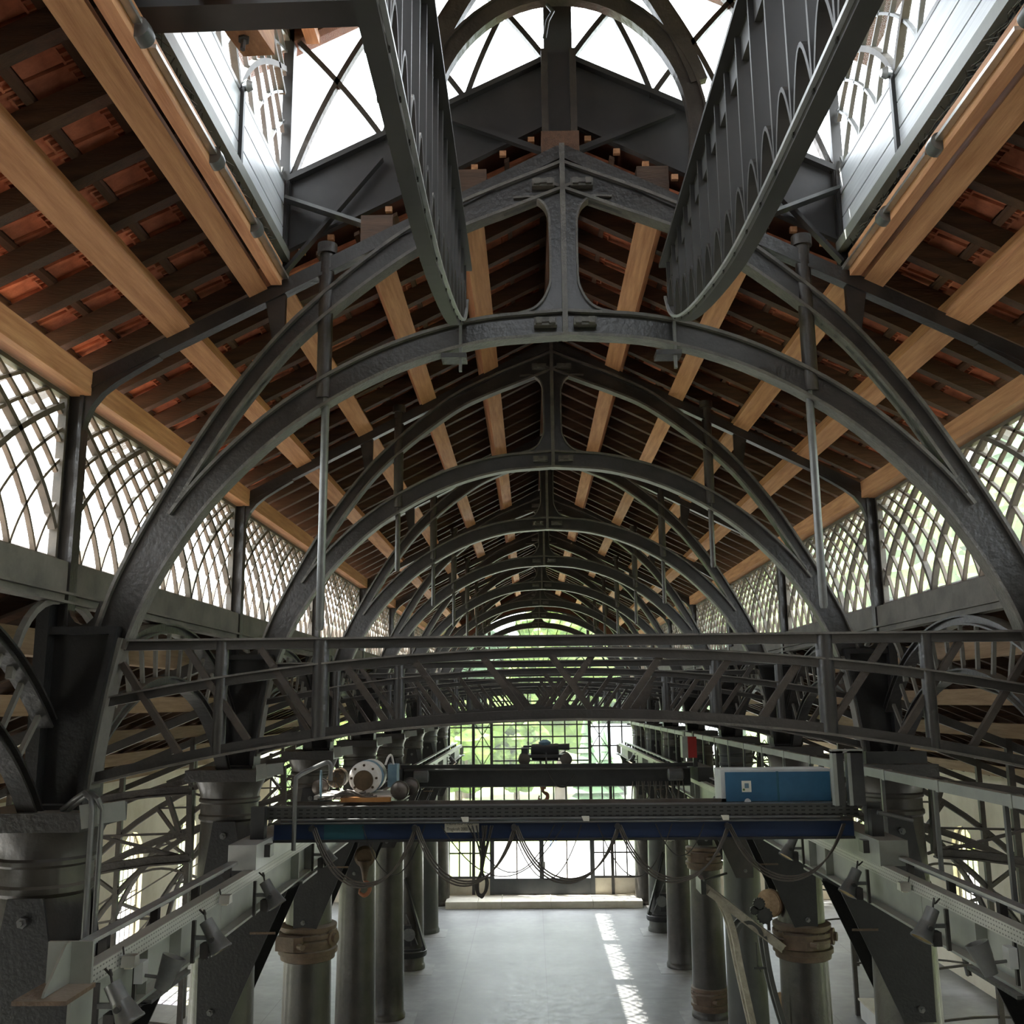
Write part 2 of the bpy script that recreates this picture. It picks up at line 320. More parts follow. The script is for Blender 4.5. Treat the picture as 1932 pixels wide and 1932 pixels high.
def arched_window(s, c, idx):
    w = WIN_W / 2; x = s * (WA + 0.16)
    t = new_window(f'{ORD[idx]} round-headed leaded window along the {SIDE[s]} aisle wall', (x, c, 0))
    rim = [(0, -w, WIN_Z0)] + [(0, -w * math.cos(math.pi * i / 12), WIN_Z1 + w * math.sin(math.pi * i / 12)) for i in range(13)] + [(0, w, WIN_Z0)]
    b = MB().sweep(rim, rect(0.06, 0.07), (1, 0, 0)); b.box(-0.03, 0.03, -w, w, WIN_Z0, WIN_Z0 + 0.06); b.obj('window_frame', 'lattice_main', t)
    cols = 5; rows = 6; g = MB()
    for i in range(1, cols):
        y = -w + i * 2 * w / cols; g.bar((0, y, WIN_Z0), (0, y, WIN_Z1 + math.sqrt(max(0, w * w - y * y))), 0.025, 0.03, (1, 0, 0))
    for j in range(1, rows + 1):
        z = lerp(WIN_Z0, WIN_Z1, j / rows); g.bar((0, -w, z), (0, w, z), 0.025, 0.03)
    for r in (0.35, 0.6):
        g.sweep([(0, -w * r * math.cos(math.pi * i / 10), WIN_Z1 + w * r * math.sin(math.pi * i / 10)) for i in range(11)], rect(0.02, 0.02), (1, 0, 0))
    g.obj('glazing_bars', 'lattice_main', t)
    for i in range(cols):
        y0 = -w + i * 2 * w / cols; y1 = y0 + 2 * w / cols
        for j in range(rows):
            z0 = lerp(WIN_Z0, WIN_Z1, j / rows); z1 = lerp(WIN_Z0, WIN_Z1, (j + 1) / rows)
            MB().add([(0.01, y0, z0), (0.01, y1, z0), (0.01, y1, z1), (0.01, y0, z1)], [(0, 1, 2, 3)]).obj('pane', 'glass_yellow' if i == cols - 1 else ('glass_violet' if i == 0 else 'glass'), t)
    arc = [(0.01, -w * math.cos(math.pi * i / 12), WIN_Z1 + w * math.sin(math.pi * i / 12)) for i in range(13)]
    MB().add(arc, [tuple(range(13))]).obj('pane', 'glass_yellow', t)
for s in (-1, 1):
    i = 0
    for k in range(3, 8):
        i += 1; arched_window(s, D(k) + 2.5, i)
# ---- near wall behind the viewer, far wall solid parts
b = MB().box(-12.1, 12.1, -3.4, -3.0, 0, 15.5)
tag(b.obj('wall_near', 'furnace_stone'), 'dark furnace stone wall closing the hall behind the viewer', 'wall', kind='structure')
b = MB()
for s in (-1, 1):
    xa, xb = sorted((s * 3.86, s * 4.5)); b.box(xa, xb, FAR, FAR + 0.35, 0, 8.4)
    xa, xb = sorted((s * 4.5, s * 12.1)); b.box(xa, xb, FAR, FAR + 0.35, 0, 1.4)
    xa, xb = sorted((s * 11.0, s * 12.1)); b.box(xa, xb, FAR, FAR + 0.35, 1.4, 5.6)
    b.prism([(s * 3.75, 8.4), (s * 4.6, 8.4), (s * 4.6, 10.3), (s * 3.75, 10.75)], 'xz', FAR, FAR + 0.3)
tag(b.obj('wall_far', 'plaster'), 'cream end wall beside and below the tall glazed windows', 'wall', kind='structure')
# ---- main roof: two slopes
TH = math.atan(SLOPE); CT, ST = math.cos(TH), math.sin(TH)
PUR_H, RAF_H = 0.26, 0.17
EAVE = 4.68
def roof_pt(s, x, off): return (s * x, ROOF_TOP - SLOPE * x + off)      # off measured vertically above the iron rafter line
RO = PUR_H + 0.01                                                       # underside of the timber rafters
def slope_box(b, s, xa, xb, y0, y1, o0, o1):
    p = [roof_pt(s, xa, o0), roof_pt(s, xb, o0), roof_pt(s, xb, o1), roof_pt(s, xa, o1)]
    b.prism(p, 'xz', y0, y1); return b
tiles_v = MB()
def tile_mesh():
    b = MB(); w, l = 0.205, 0.36                                        # local: x across (hall y), y down slope, z up
    b.box(-w / 2, w / 2, -l / 2, l / 2, 0.010, 0.026)                   # body
    b.box(-w / 2, -w / 2 + 0.03, -l / 2, l / 2, -0.008, 0.010)          # side roll
    b.box(-0.07, 0.085, -0.165, -0.150, -0.026, 0.010); b.box(-0.07, 0.085, -0.095, -0.080, -0.026, 0.010)   # ladder of ribs at the head
    for q in (-0.065, 0.0, 0.068): b.box(q, q + 0.014, -0.150, -0.095, -0.022, 0.010)
    return b
TB = tile_mesh(); TILE = TB.mesh('tile', 'clay_tile')
def ceiling(s):
    b = MB()
    slope_box(b, s, 0.0, EAVE, 8.42, FAR + 0.6, RO + 0.36, RO + 0.42); slope_box(b, s, 2.52, EAVE, -3.4, 8.42, RO + 0.36, RO + 0.42)  # opaque sheet added above the tiles to stop daylight leaking through gaps
    o = b.obj('ceiling' if s < 0 else 'ceiling', 'red_brown_sheet')
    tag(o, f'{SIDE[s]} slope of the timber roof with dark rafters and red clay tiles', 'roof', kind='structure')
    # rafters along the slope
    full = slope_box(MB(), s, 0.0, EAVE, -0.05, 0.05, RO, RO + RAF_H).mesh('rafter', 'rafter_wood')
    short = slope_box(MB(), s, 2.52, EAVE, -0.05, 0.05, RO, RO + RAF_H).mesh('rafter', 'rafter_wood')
    y = 1.2
    while y < FAR + 0.2:
        link('rafter', full if y > 8.5 else short, o, (0, y, 0)); y += BAY / 8
    # battens
    for i in range(14):
        x = 0.12 + i * 0.345
        for ya, yb in ((8.45, FAR + 0.5), (-3.0, 8.45)):
            if yb < 9 and x < 2.55: continue
            slope_box(MB(), s, x, x + 0.045, ya, yb, RO + RAF_H, RO + RAF_H + 0.035).obj('batten', 'batten_wood', o)
    # purlins, jointed over every frame
    for x in (0.8, 1.62, 2.45, 3.25, 4.05):
        e = x == 4.05
        for k in range(0, 9):
            ya, yb = (-3.0, D(1) + 0.02) if k == 0 else (D(k) + 0.02, min(D(k + 1), FAR))
            if k == 0 and x < 2.4: continue
            if k == 1 and x < 2.4: ya = 8.40
            if yb - ya < 0.3: continue
            w = 0.105; xx = x
            if k == 0 and x == 2.45: xx, w = 2.585, 0.085
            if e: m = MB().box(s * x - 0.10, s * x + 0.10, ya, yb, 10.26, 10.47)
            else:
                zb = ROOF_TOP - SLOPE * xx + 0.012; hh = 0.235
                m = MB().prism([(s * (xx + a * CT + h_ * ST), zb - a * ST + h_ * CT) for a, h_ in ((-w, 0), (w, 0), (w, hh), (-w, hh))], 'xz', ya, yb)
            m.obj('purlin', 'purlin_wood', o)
    # tiles: the nearest 300 singly, the rest as one field
    cand = []
    for i in range(13):
        x = 0.12 + i * 0.345 + 0.19
        y = -2.5
        while y < FAR + 0.3:
            if not (y < 8.6 and x < 2.75): cand.append((x, y))
            y += 0.216
    def seen(c):
        p = Vector((s * c[0], c[1], roof_pt(s, c[0], RO + 0.2)[1])) - EYE
        pc = cam.matrix_world.to_3x3().transposed() @ p
        if pc.z > -0.3: return False
        return abs(pc.x / -pc.z) < 0.56 and abs(pc.y / -pc.z) < 0.56
    vis = sorted([c for c in cand if seen(c)], key=lambda c: (Vector((s * c[0], c[1], 11)) - EYE).length)
    single = set(vis[:300]); field = MB()
    rot = Matrix(((0, s * CT, s * -ST * -1, 0), (1, 0, 0, 0), (0, -ST, CT, 0), (0, 0, 0, 1)))   # local x -> hall y, local y -> down the slope
    n3 = Vector((s * ST, 0, CT)); dn = Vector((s * CT, 0, -ST)); ax = Vector((0, 1, 0))
    R = Matrix((ax, dn, n3)).transposed().to_4x4()
    for c in cand:
        px, pz = roof_pt(s, c[0], RO + RAF_H + 0.05)
        M = Matrix.Translation((px, c[1], pz)) @ R @ Matrix.Rotation(0.035, 4, 'X') @ Matrix.Rotation(random.uniform(-0.02, 0.02), 4, 'Z')
        if c in single:
            t = link('tile', TILE, o); t.matrix_basis = M
        else:
            field.add([M @ Vector(v) for v in TB.v], TB.f)
    tag(field.obj('tile_field', 'clay_tile', o), kind='stuff')
    return o
CEIL = {s: ceiling(s) for s in (-1, 1)}
MB().box(-0.10, 0.10, 8.3, FAR, 12.47, 12.70).obj('ridge_beam', 'ridge_wood', CEIL[-1])
# ---- aisle roofs
def aisle_roof(s):
    def zz(x): return 8.52 - (x - 4.2) * 0.40
    b = MB().prism([(s * 4.2, zz(4.2) + 0.34), (s * 12.3, zz(12.3) + 0.34), (s * 12.3, zz(12.3) + 0.42), (s * 4.2, zz(4.2) + 0.42)], 'xz', -3.4, FAR + 0.4)
    o = tag(b.obj('ceiling', 'ridge_wood'), f'boarded lean-to roof over the {SIDE[s]} aisle', 'roof', kind='structure')
    for x in (4.9, 6.3, 7.7, 9.1, 10.5):
        MB().box(s * x - 0.10, s * x + 0.10, -3.0, FAR, zz(x) - 0.06, zz(x) + 0.18).obj('purlin', 'aisle_wood', o)
    r = MB().prism([(s * 4.2, zz(4.2) + 0.19), (s * 11.9, zz(11.9) + 0.19), (s * 11.9, zz(11.9) + 0.34), (s * 4.2, zz(4.2) + 0.34)], 'xz', -0.05, 0.05).mesh('rafter', 'rafter_wood')
    y = 6.0
    while y < FAR: link('rafter', r, o, (0, y, 0)); y += BAY / 6
for s in (-1, 1): aisle_roof(s)
# ---- clerestory lattice windows
def shift(t): return 0.35 * t + 0.65 * t ** 2.2
def shift_inv(v):
    lo, hi = 0.0, 1.0
    for _ in range(40):
        m = (lo + hi) / 2
        if shift(m) < v: lo = m
        else: hi = m
    return lo
def clip_poly(poly, lim, keep_less):
    out = []
    for i in range(len(poly)):
        p, q = poly[i], poly[(i + 1) % len(poly)]
        pi, qi = (p[0] <= lim) == keep_less, (q[0] <= lim) == keep_less
        if pi: out.append(p)
        if pi != qi: t = (lim - p[0]) / (q[0] - p[0]); out.append((lim, lerp(p[1], q[1], t)))
    return out
def lattice_window(t, s0, s1, z0, z1, P, sub, singles, plane_out, bw=0.027, md=0.06, glass='glass_old', phase=0.0, fine_mat='lattice', fd=0.038):
    """t: window empty at (x, 0, 0); bars in the y-z plane between s0 and s1"""
    p = P / sub; H = z1 - z0
    def bars(main):
        acc = []
        n0 = int((s0 - phase - P) / p) - 2; n1 = int((s1 - phase + P) / p) + 2
        for d in (-1, 1):
            for i in range(n0, n1 + 1):
                if (i % sub == 0) != main: continue
                base = phase + i * p; pts = []
                for q in range(41):
                    tt = q / 40; y = base + d * P * shift(tt)
                    if s0 <= y <= s1: pts.append((0, y, z0 + H * tt))
                if len(pts) > 3:
                    k = max(1, len(pts) // 10); pts = pts[::k] + ([pts[-1]] if (len(pts) - 1) % k else [])
                    acc.append(pts)
        return acc
    for pts in bars(True): MB().sweep(pts, rect(md, 0.048), (1, 0, 0)).obj('glazing_bar', 'lattice_main', t)
    fine = bars(False)
    if singles:
        for pts in fine: MB().sweep(pts, rect(fd, bw), (1, 0, 0)).obj('lattice_bar', fine_mat, t)
    else:
        b = MB()
        for pts in fine: b.sweep(pts[::2] if len(pts) > 6 else pts, rect(fd, bw), (1, 0, 0))
        tag(b.obj('lattice_bars', fine_mat, t), kind='stuff')
    xo = plane_out
    if not singles:
        MB().add([(xo, s0, z0), (xo, s1, z0), (xo, s1, z1), (xo, s0, z1)], [(0, 1, 2, 3)]).obj('pane', glass, t); return
    lv = [z0 + H * shift_inv(min(1.0, k * p / 2 / P)) for k in range(0, 2 * sub + 1)]
    def yoff(z): return P * shift((z - z0) / H)
    cache = {}
    for k in range(-1, 2 * sub):
        za, zb, zc = (lv[k] if k >= 0 else None), lv[max(k + 1, 0)], lv[min(k + 2, 2 * sub)]
        # diamond whose widest point is at level k+1
        up = [(p / 2 - (yoff(z) - yoff(zb)), z) for z in [lerp(zb, zc, q / 3) for q in range(4)]]
        dn = [(p / 2 - (yoff(zb) - yoff(z)), z) for z in ([lerp(za, zb, q / 3) for q in range(4)] if za is not None else [zb])]
        right = dn + up[1:]; poly = right + [(-y, z) for y, z in reversed(right)]
        poly = [q for i, q in enumerate(poly) if i == 0 or (abs(q[0] - poly[i - 1][0]) + abs(q[1] - poly[i - 1][1])) > 1e-5]
        off = 0 if (k + 1) % 2 else p / 2
        n0 = int((s0 - phase) / p) - 2; n1 = int((s1 - phase) / p) + 2
        for i in range(n0, n1 + 1):
            c = phase + i * p + off + (p / 2 if False else 0)
            if c + p / 2 < s0 or c - p / 2 > s1: continue
            if c - p / 2 >= s0 and c + p / 2 <= s1:
                if k not in cache: cache[k] = MB().add([(xo, y, z) for y, z in poly], [tuple(range(len(poly)))]).mesh('pane', glass)
                link('pane', cache[k], t, (0, c, 0))
            else:
                q = [(y + c, z) for y, z in poly]; q = clip_poly(clip_poly(q, s0, False), s1, True)
                if len(q) > 2: MB().add([(xo, y, z) for y, z in q], [tuple(range(len(q)))]).obj('pane', glass, t)
CL0, CL1 = 8.90, 10.22
for s in (-1, 1):
    for k in range(0, 8):
        y0, y1 = D(k) + 0.11, D(k + 1) - 0.11
        if k == 7: y1 = FAR - 0.05
        nm = 'beside the viewer' if k == 0 else f'in the {ORD[k]} bay'
        t = new_window(f'clerestory window of iron diamond lattice on the {SIDE[s]} nave wall {nm}', (s * 4.15, 0, 0))
        f = MB().box(-0.035, 0.035, y0 - 0.03, y1 + 0.03, CL0 - 0.035, CL0); f.box(-0.035, 0.035, y0 - 0.03, y1 + 0.03, CL1, CL1 + 0.035)
        f.box(-0.035, 0.035, y0 - 0.03, y0, CL0, CL1); f.box(-0.035, 0.035, y1, y1 + 0.03, CL0, CL1); f.obj('window_frame', 'lattice_main', t)
        lattice_window(t, y0, y1, CL0, CL1, BAY / 3, 4, k <= 2, s * 0.03, phase=D(k))
    # solid strip above the windows and beside the viewer
    b = MB().box(s * 4.12, s * 4.3, -3.0, D(0) + 0.08, 8.0, 10.6) if s > 0 else MB().box(-4.3, -4.12, -3.0, D(0) + 0.08, 8.0, 10.6)
    tag(b.obj('wall_upper_' + SIDE[s], 'plaster'), f'short plastered clerestory wall beside the viewer on the {SIDE[s]}', 'wall', kind='structure')
# ---- glazed far end of the nave
def far_window():
    t = new_window('tall iron framed grid window filling the far end of the nave', (0, FAR + 0.05, 0))
    X0, X1 = -3.72, 3.86
    bars = []
    fr = MB(); 
    for x in (X0, -2.71, -1.97, 2.02, 2.82, X1): fr.box(x - 0.06, x + 0.06, -0.06, 0.06, 0.25, 8.3)
    for z in (4.45, 8.25): fr.box(X0, X1, -0.06, 0.06, z - 0.07, z + 0.07)
    fr.box(X0, X1, -0.05, 0.05, 2.40, 2.46)
    for x0_, x1_ in ((X0, -1.97), (2.02, X1)): fr.box(x0_, x1_, -0.05, 0.05, 0.86, 0.94)
    fr.obj('window_frame', 'window_iron', t)
    for x0_, x1_ in ((X0, -1.97), (2.02, X1)): MB().box(x0_ + 0.05, x1_ - 0.05, -0.04, 0.04, 0.26, 0.86).obj('apron_panel', 'step_stone', t)
    fields = [(X0, -1.97, 0.94, 4.45, 4, 4), (2.02, X1, 0.94, 4.45, 4, 4), (-1.97, 2.02, 2.46, 4.45, 8, 2),
              (X0, -2.71, 4.45, 8.25, 2, 5), (-2.71, -1.97, 4.45, 8.25, 2, 5), (-1.97, 2.02, 4.45, 8.25, 8, 8), (2.02, 2.82, 4.45, 8.25, 2, 5), (2.82, X1, 4.45, 8.25, 2, 5)]
    for (x0_, x1_, z0_, z1_, nx, nz) in fields:
        for i in range(1, nx): x = lerp(x0_, x1_, i / nx); MB().box(x - 0.027, x + 0.027, -0.025, 0.025, z0_, z1_).obj('glazing_bar', 'window_iron', t)
        for j in range(1, nz): z = lerp(z0_, z1_, j / nz); MB().box(x0_, x1_, -0.022, 0.022, z - 0.027, z + 0.027).obj('glazing_bar', 'window_iron', t)
        w, h = (x1_ - x0_) / nx, (z1_ - z0_) / nz
        me = MB().add([(0, 0.03, 0), (w, 0.03, 0), (w, 0.03, h), (0, 0.03, h)], [(0, 1, 2, 3)]).mesh('pane', 'glass')
        for i in range(nx):
            for j in range(nz): link('pane', me, t, (x0_ + i * w, 0, z0_ + j * h))
    for xa, xb in ((-2.71, -1.97), (2.02, 2.82)):                      # star braces in the narrow towers
        for z in (4.6, 5.8, 7.0):
            c = ((xa + xb) / 2, -0.03, z + 0.6)
            for a, b_ in (((xa, z), (xb, z + 1.2)), ((xb, z), (xa, z + 1.2))): MB().bar((a[0], -0.03, a[1]), (b_[0], -0.03, b_[1]), 0.03, 0.035, (0, 1, 0)).obj('brace', 'window_iron', t)
    for sx in (-1, 1): MB().sweep([(sx * x, -0.03, 7.25 - 0.16 * x * x + 0.55) for x in (0.9, 1.2, 1.5, 1.8, 1.97)], rect(0.05, 0.06), (0, 1, 0)).obj('brace', 'window_iron', t)
    # lunette
    zc = 8.3
    for R in (3.72, 3.0, 2.3, 1.3):
        b = MB().sweep([(R * math.cos(a), 0, zc + R * 0.86 * math.sin(a)) for a in [math.pi * i / 40 for i in range(41)]], rect(0.07, 0.07 if R > 2.9 else 0.04), (0, 1, 0))
        b.obj('lunette_ring', 'window_iron', t)
    for i in range(1, 22):
        a = math.pi * i / 22; r0 = 1.3 if i % 2 else 0.3
        MB().bar((r0 * math.cos(a), 0, zc + r0 * .86 * math.sin(a)), (3.7 * math.cos(a), 0, zc + 3.7 * .86 * math.sin(a)), 0.03, 0.03, (0, 1, 0)).obj('glazing_bar', 'window_iron', t)
    Rr = [0.02, 1.3, 2.3, 3.0, 3.72]
    for q in range(4):
        for i in range(22):
            a0, a1 = math.pi * i / 22, math.pi * (i + 1) / 22
            pts = [(Rr[q + u] * math.cos(a), 0.02, zc + Rr[q + u] * .86 * math.sin(a)) for u, a in ((0, a0), (1, a0), (1, a1), (0, a1))]
            MB().add(pts, [(0, 1, 2, 3)]).obj('pane', 'glass', t)
    # masonry spandrel between lunette and roof
    arc = [(3.75 * math.cos(a), zc + 3.75 * 0.86 * math.sin(a)) for a in [math.pi * i / 40 for i in range(41)]]
    for i in range(40):
        (xa, za), (xb, zb) = arc[i], arc[i + 1]
        ta, tb = ROOF_TOP + 0.5 - SLOPE * abs(xa), ROOF_TOP + 0.5 - SLOPE * abs(xb)
        if i == 0: sp = MB()
        sp.add([(xa, 0, za), (xb, 0, zb), (xb, 0, tb), (xa, 0, ta)], [(0, 1, 2, 3)])
    sp.obj('spandrel', 'red_brown_sheet', t)
    return t
far_window()
dr = thing('door_1', 'glazed double door with dark metal frame under the far window', 'door', (0, FAR + 0.02, 0), kind='structure')
b = MB()
for x in (-1.97, 0.0, 2.02): b.box(x - 0.09, x + 0.09, -0.07, 0.05, 0.25, 2.42)
b.box(-1.97, 2.02, -0.07, 0.05, 2.3, 2.44); b.obj('door_frame', 'door_metal', dr)
for x0_, x1_ in ((-1.88, -0.09), (0.09, 1.93)):
    MB().box(x0_, x1_, -0.06, 0.04, 0.26, 0.86).obj('kick_panel', 'door_metal', dr)
    xm = (x0_ + x1_) / 2; MB().box(xm - 0.025, xm + 0.025, -0.04, 0.03, 0.86, 2.3).obj('glazing_bar', 'rust_collar', dr)
    for a, c in ((x0_, xm), (xm, x1_)): MB().add([(a, 0.02, 0.86), (c, 0.02, 0.86), (c, 0.02, 2.3), (a, 0.02, 2.3)], [(0, 1, 2, 3)]).obj('pane', 'glass', dr)
    MB().box((x1_ if x0_ < 0 else x0_) - 0.05, (x1_ if x0_ < 0 else x0_) + 0.05, -0.12, -0.07, 1.25, 1.5).obj('door_handle', 'bright_steel', dr)
st = thing('door_step', 'long pale stone step below the glazed far door', 'step', (0, 0, 0), kind='structure')
x = -3.72
for wd in (1.25, 0.9, 1.9, 1.6, 1.9):
    MB().box(x + 0.006, x + wd - 0.006, 40.15, FAR + 0.2, 0.0, 0.25).obj('stone', 'step_stone', st); x += wd
# far ends of the aisles
for s in (-1, 1):
    t = new_window(f'diamond leaded window closing the far end of the {SIDE[s]} aisle', (0, FAR + 0.1, 0))
    xa, xb, z0_, z1_ = 4.5, 11.0, 1.4, 5.5
    f = MB(); 
    for x in (xa, 6.1, 7.7, 9.3, xb): f.box(s * x - 0.06, s * x + 0.06, -0.05, 0.05, z0_, min(8.0, 8.5 - (x - 4.2) * 0.4))
    f.obj('window_frame', 'window_iron', t)
    g = MB(); n = 16
    for i in range(-n, 2 * n):
        for d in (-1, 1):
            pts = []
            for q in range(25):
                z = z0_ + q * 0.25; x = xa + i * 0.42 + d * (z - z0_) * 0.62
                if xa <= x <= xb and z < 8.3 - (x - 4.2) * 0.4: pts.append((s * x, 0, z))
            if len(pts) > 1: g.bar(pts[0], pts[-1], 0.025, 0.025, (0, 1, 0))
    tag(g.obj('lattice_bars', 'window_iron', t), kind='stuff')
    MB().prism([(s * xa, z0_), (s * xb, z0_), (s * xb, 5.8), (s * xa, 8.3)], 'xz', 0.03, 0.035).obj('pane', 'glass', t)
# ================================================================= CAST-IRON STRUCTURE
# ---- columns
def column_proto(s, matname):
    t = thing('cast_iron_column', '', 'column', (0, 0, 0), f'cast iron columns of the {SIDE[s]} row')
    MB().lathe([(0.47, 0.0), (0.47, 0.10), (0.445, 0.14), (0.43, 0.18), (0.425, 0.6), (0.40, 2.5), (0.37, 4.6), (0.335, 6.34)], n=40).obj('shaft', matname, t, 40)
    MB().lathe([(0.335, 6.34), (0.362, 6.37), (0.362, 6.41), (0.345, 6.43), (0.345, 6.55), (0.365, 6.57), (0.365, 6.60), (0.352, 6.62), (0.36, 6.68), (0.39, 6.75), (0.42, 6.82)], n=40).obj('capital', matname, t, 30)
    MB().box(-0.43, 0.43, -0.43, 0.43, 6.82, 6.956).obj('abacus', 'iron', t)
    if s < 0:
        MB().bar((0.44, -0.45, 6.93), (0.56, -0.45, 6.95), 0.012, 0.17, (0, 0, 1)).obj('cover_plate', 'grey_paint', t)
        MB().bar((0.56, -0.45, 6.95), (0.74, -0.38, 6.97), 0.012, 0.14, (0, 0, 1)).obj('cover_plate', 'grey_paint', t)
    return t
for s in (-1, 1):
    p = None
    for k in range(1, 9):
        mt = 'column_grey' if (k in (4, 7) and s > 0) or (k == 7 and s < 0) else 'column_paint'
        p = column_proto(s, mt); p.location = (s * WC, D(k), 0)
        p['label'] = f'round cast iron column, {ORD[k]} of the {SIDE[s]} row counted from the viewer'
# ---- arched roof frames
low_b = [(0, 10.72), (0.75, 10.65), (1.5, 10.41), (2.25, 9.97), (2.85, 9.40), (3.22, 8.87), (3.42, 8.47), (3.53, 8.16)]
up_o = [(0, 12.31), (0.87, 11.95), (1.46, 11.62), (2.26, 10.93), (2.78, 10.29), (3.15, 9.7), (3.46, 9.13), (3.66, 8.7), (3.79, 8.3)]
def offset(pts, d):
    P = [Vector(p) for p in pts]; out = []
    for i, p in enumerate(P):
        t = (P[min(i + 1, len(P) - 1)] - P[max(i - 1, 0)]).normalized(); out.append(p + Vector((t.y, -t.x)) * d)
    return out
def offset_v(pts, ds):
    P = [Vector(p) for p in pts]; out = []
    for i, p in enumerate(P):
        t = (P[min(i + 1, len(P) - 1)] - P[max(i - 1, 0)]).normalized(); out.append(p + Vector((t.y, -t.x)) * ds[i])
    return out
def frame_parts(t):
    LB = spline(low_b, 6); UO = spline(up_o, 6)
    LC = offset(LB, -0.115); UC = offset(UO, 0.135)
    LC[0].x = 0
    dep = [lerp(0.25, 0.165, min(1, max(0, (p.x - 0.6) / 1.9))) for p in UO]
    UI = offset_v(UO, dep); UI[0].x = 0
    for s in (-1, 1):
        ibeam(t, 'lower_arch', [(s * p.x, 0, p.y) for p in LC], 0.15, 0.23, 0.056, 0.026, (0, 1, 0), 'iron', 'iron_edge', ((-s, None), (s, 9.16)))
        ub = MB().band([(s * p.x, p.y) for p in offset(UO, 0.01)], [(s * p.x, p.y) for p in UI], -0.0265, 0.0265).obj('upper_arch', 'iron', t)
        for pth, zmin in ((offset(UO, 0.013), 0), (offset_v(UO, [d - 0.013 for d in dep]), 9.33)):
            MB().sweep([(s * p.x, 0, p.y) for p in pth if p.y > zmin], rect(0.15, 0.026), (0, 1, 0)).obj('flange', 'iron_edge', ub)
        # straight rafter on top with rounded corner into the eaves post
        MB().sweep([(0, 0, 12.40), (s * 4.0, 0, 12.40 - 4.0 * SLOPE)], [(-0.055, -0.05), (0.055, -0.05), (0.055, -0.025), (0.045, -0.025), (0.045, 0.07), (-0.045, 0.07), (-0.045, -0.025), (-0.055, -0.025)] if s > 0 else
                   [(-0.055, 0.05), (0.055, 0.05), (0.055, 0.025), (0.045, 0.025), (0.045, -0.07), (-0.045, -0.07), (-0.045, 0.025), (-0.055, 0.025)], (0, 1, 0)).obj('rafter', 'iron', t)
        MB().sweep([(s * 4.08, 0, 8.32), (s * 4.08, 0, 10.37)], iprof(0.13, 0.15, 0.05, 0.03), (0, 1, 0)).obj('eaves_post', 'iron', t)
        q = [(4.01, 10.38), (4.01, 9.95)]
        for i in range(9):
            a = math.radians(lerp(180, 90 + 27, i / 8)); q.append((3.62 + 0.38 + 0.38 * math.cos(a) - 0.0, 9.95 + 0.30 * math.sin(a)))
        q = [(4.02, 9.90), (3.99, 10.05), (3.94, 10.18), (3.86, 10.285), (3.75, 10.375), (3.60, 10.47), (3.40, 10.59), (3.40, 10.64), (4.0, 10.34)]
        MB().prism([(s * a, b) for a, b in q], 'xz', -0.045, 0.045).obj('corner_fillet', 'iron', t)
        # pier above the column
        pw = [(4.12, 6.956), (4.12, 8.34), (3.60, 8.30), (3.66, 7.9), (3.72, 7.5), (3.755, 7.2), (3.76, 6.956)]
        pr = MB().prism([(s * a, b) for a, b in pw], 'xz', -0.05, 0.05)
        pr.box(*sorted((s * 4.20, s * 4.10)), -0.17, 0.17, 6.956, 8.62)
        pr.sweep([(s * a, 0, b) for a, b in spline([(3.585, 8.33), (3.66, 7.9), (3.72, 7.5), (3.755, 7.2), (3.765, 6.96)], 3)], rect(0.32, 0.05), (0, 1, 0))
        pr.box(*sorted((s * 4.12, s * 3.57)), -0.14, 0.14, 8.28, 8.34)
        pr.box(*sorted((s * 4.12, s * 3.74)), -0.20, 0.20, 6.956, 6.99)
        pr.obj('pier', 'black_iron', t)
        # cast fillets at the foot of arch and post
        f = [(4.02, 8.34), (4.02, 8.52), (3.985, 8.43), (3.95, 8.385), (3.90, 8.36), (3.85, 8.37), (3.80, 8.42), (3.76, 8.55), (3.74, 8.34)]
        MB().prism([(s * a, b) for a, b in f], 'xz', -0.045, 0.045).obj('foot_fillet', 'iron', t)
        # pipe sleeve through both arches
        z1 = 11.50
        MB().lathe([(0.062, 10.22), (0.062, z1), (0.085, z1), (0.085, z1 + 0.09), (0.03, z1 + 0.10)], (s * 2.02, 0, 0), 18).obj('pipe_sleeve', 'iron_rust', t, 35)
        # wedge boxes beside the crown joints
        for z in (10.83, 12.125):
            w = MB().box(*sorted((s * 0.07, s * 0.26)), -0.10, -0.02, z - 0.035 - (0.04 if z > 12 else 0), z + 0.035 - (0.04 if z > 12 else 0))
            zz_ = z - (0.04 if z > 12 else 0)
            for a, b in ((0.085, 0.135), (0.195, 0.245)): w.box(*sorted((s * a, s * b)), -0.13, -0.095, zz_ - 0.026, zz_ + 0.026)
            w.box(*sorted((s * 0.135, s * 0.195)), -0.115, -0.095, zz_ - 0.012, zz_ + 0.012)
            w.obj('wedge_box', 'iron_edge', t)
        # struts carrying a purlin above the arch
        MB().prism([(s * a, b) for a, b in ((2.36, 11.2), (2.54, 11.15), (2.46, 10.72), (2.36, 10.80))], 'xz', -0.03, 0.03).obj('purlin_bracket', 'iron', t)
    kp = [(0.40, 10.92), (0.27, 10.96), (0.19, 11.03), (0.135, 11.14), (0.115, 11.26), (0.115, 11.72), (0.13, 11.84), (0.17, 11.92), (0.26, 11.975), (0.42, 11.97), (0.3, 12.12), (0, 12.22)]
    poly = kp + [(-a, b) for a, b in reversed(kp[:-1])]
    MB().prism(poly, 'xz', -0.03, 0.03).obj('king_post', 'iron', t)
    e = MB(); 
    for s in (-1, 1): e.sweep([(s * a, 0, b) for a, b in spline(kp[:10], 3)], rect(0.12, 0.018), (0, 1, 0))
    e.box(-0.022, 0.022, -0.082, 0.082, 10.715, 12.46); e.obj('king_post_rib', 'iron_edge', t)
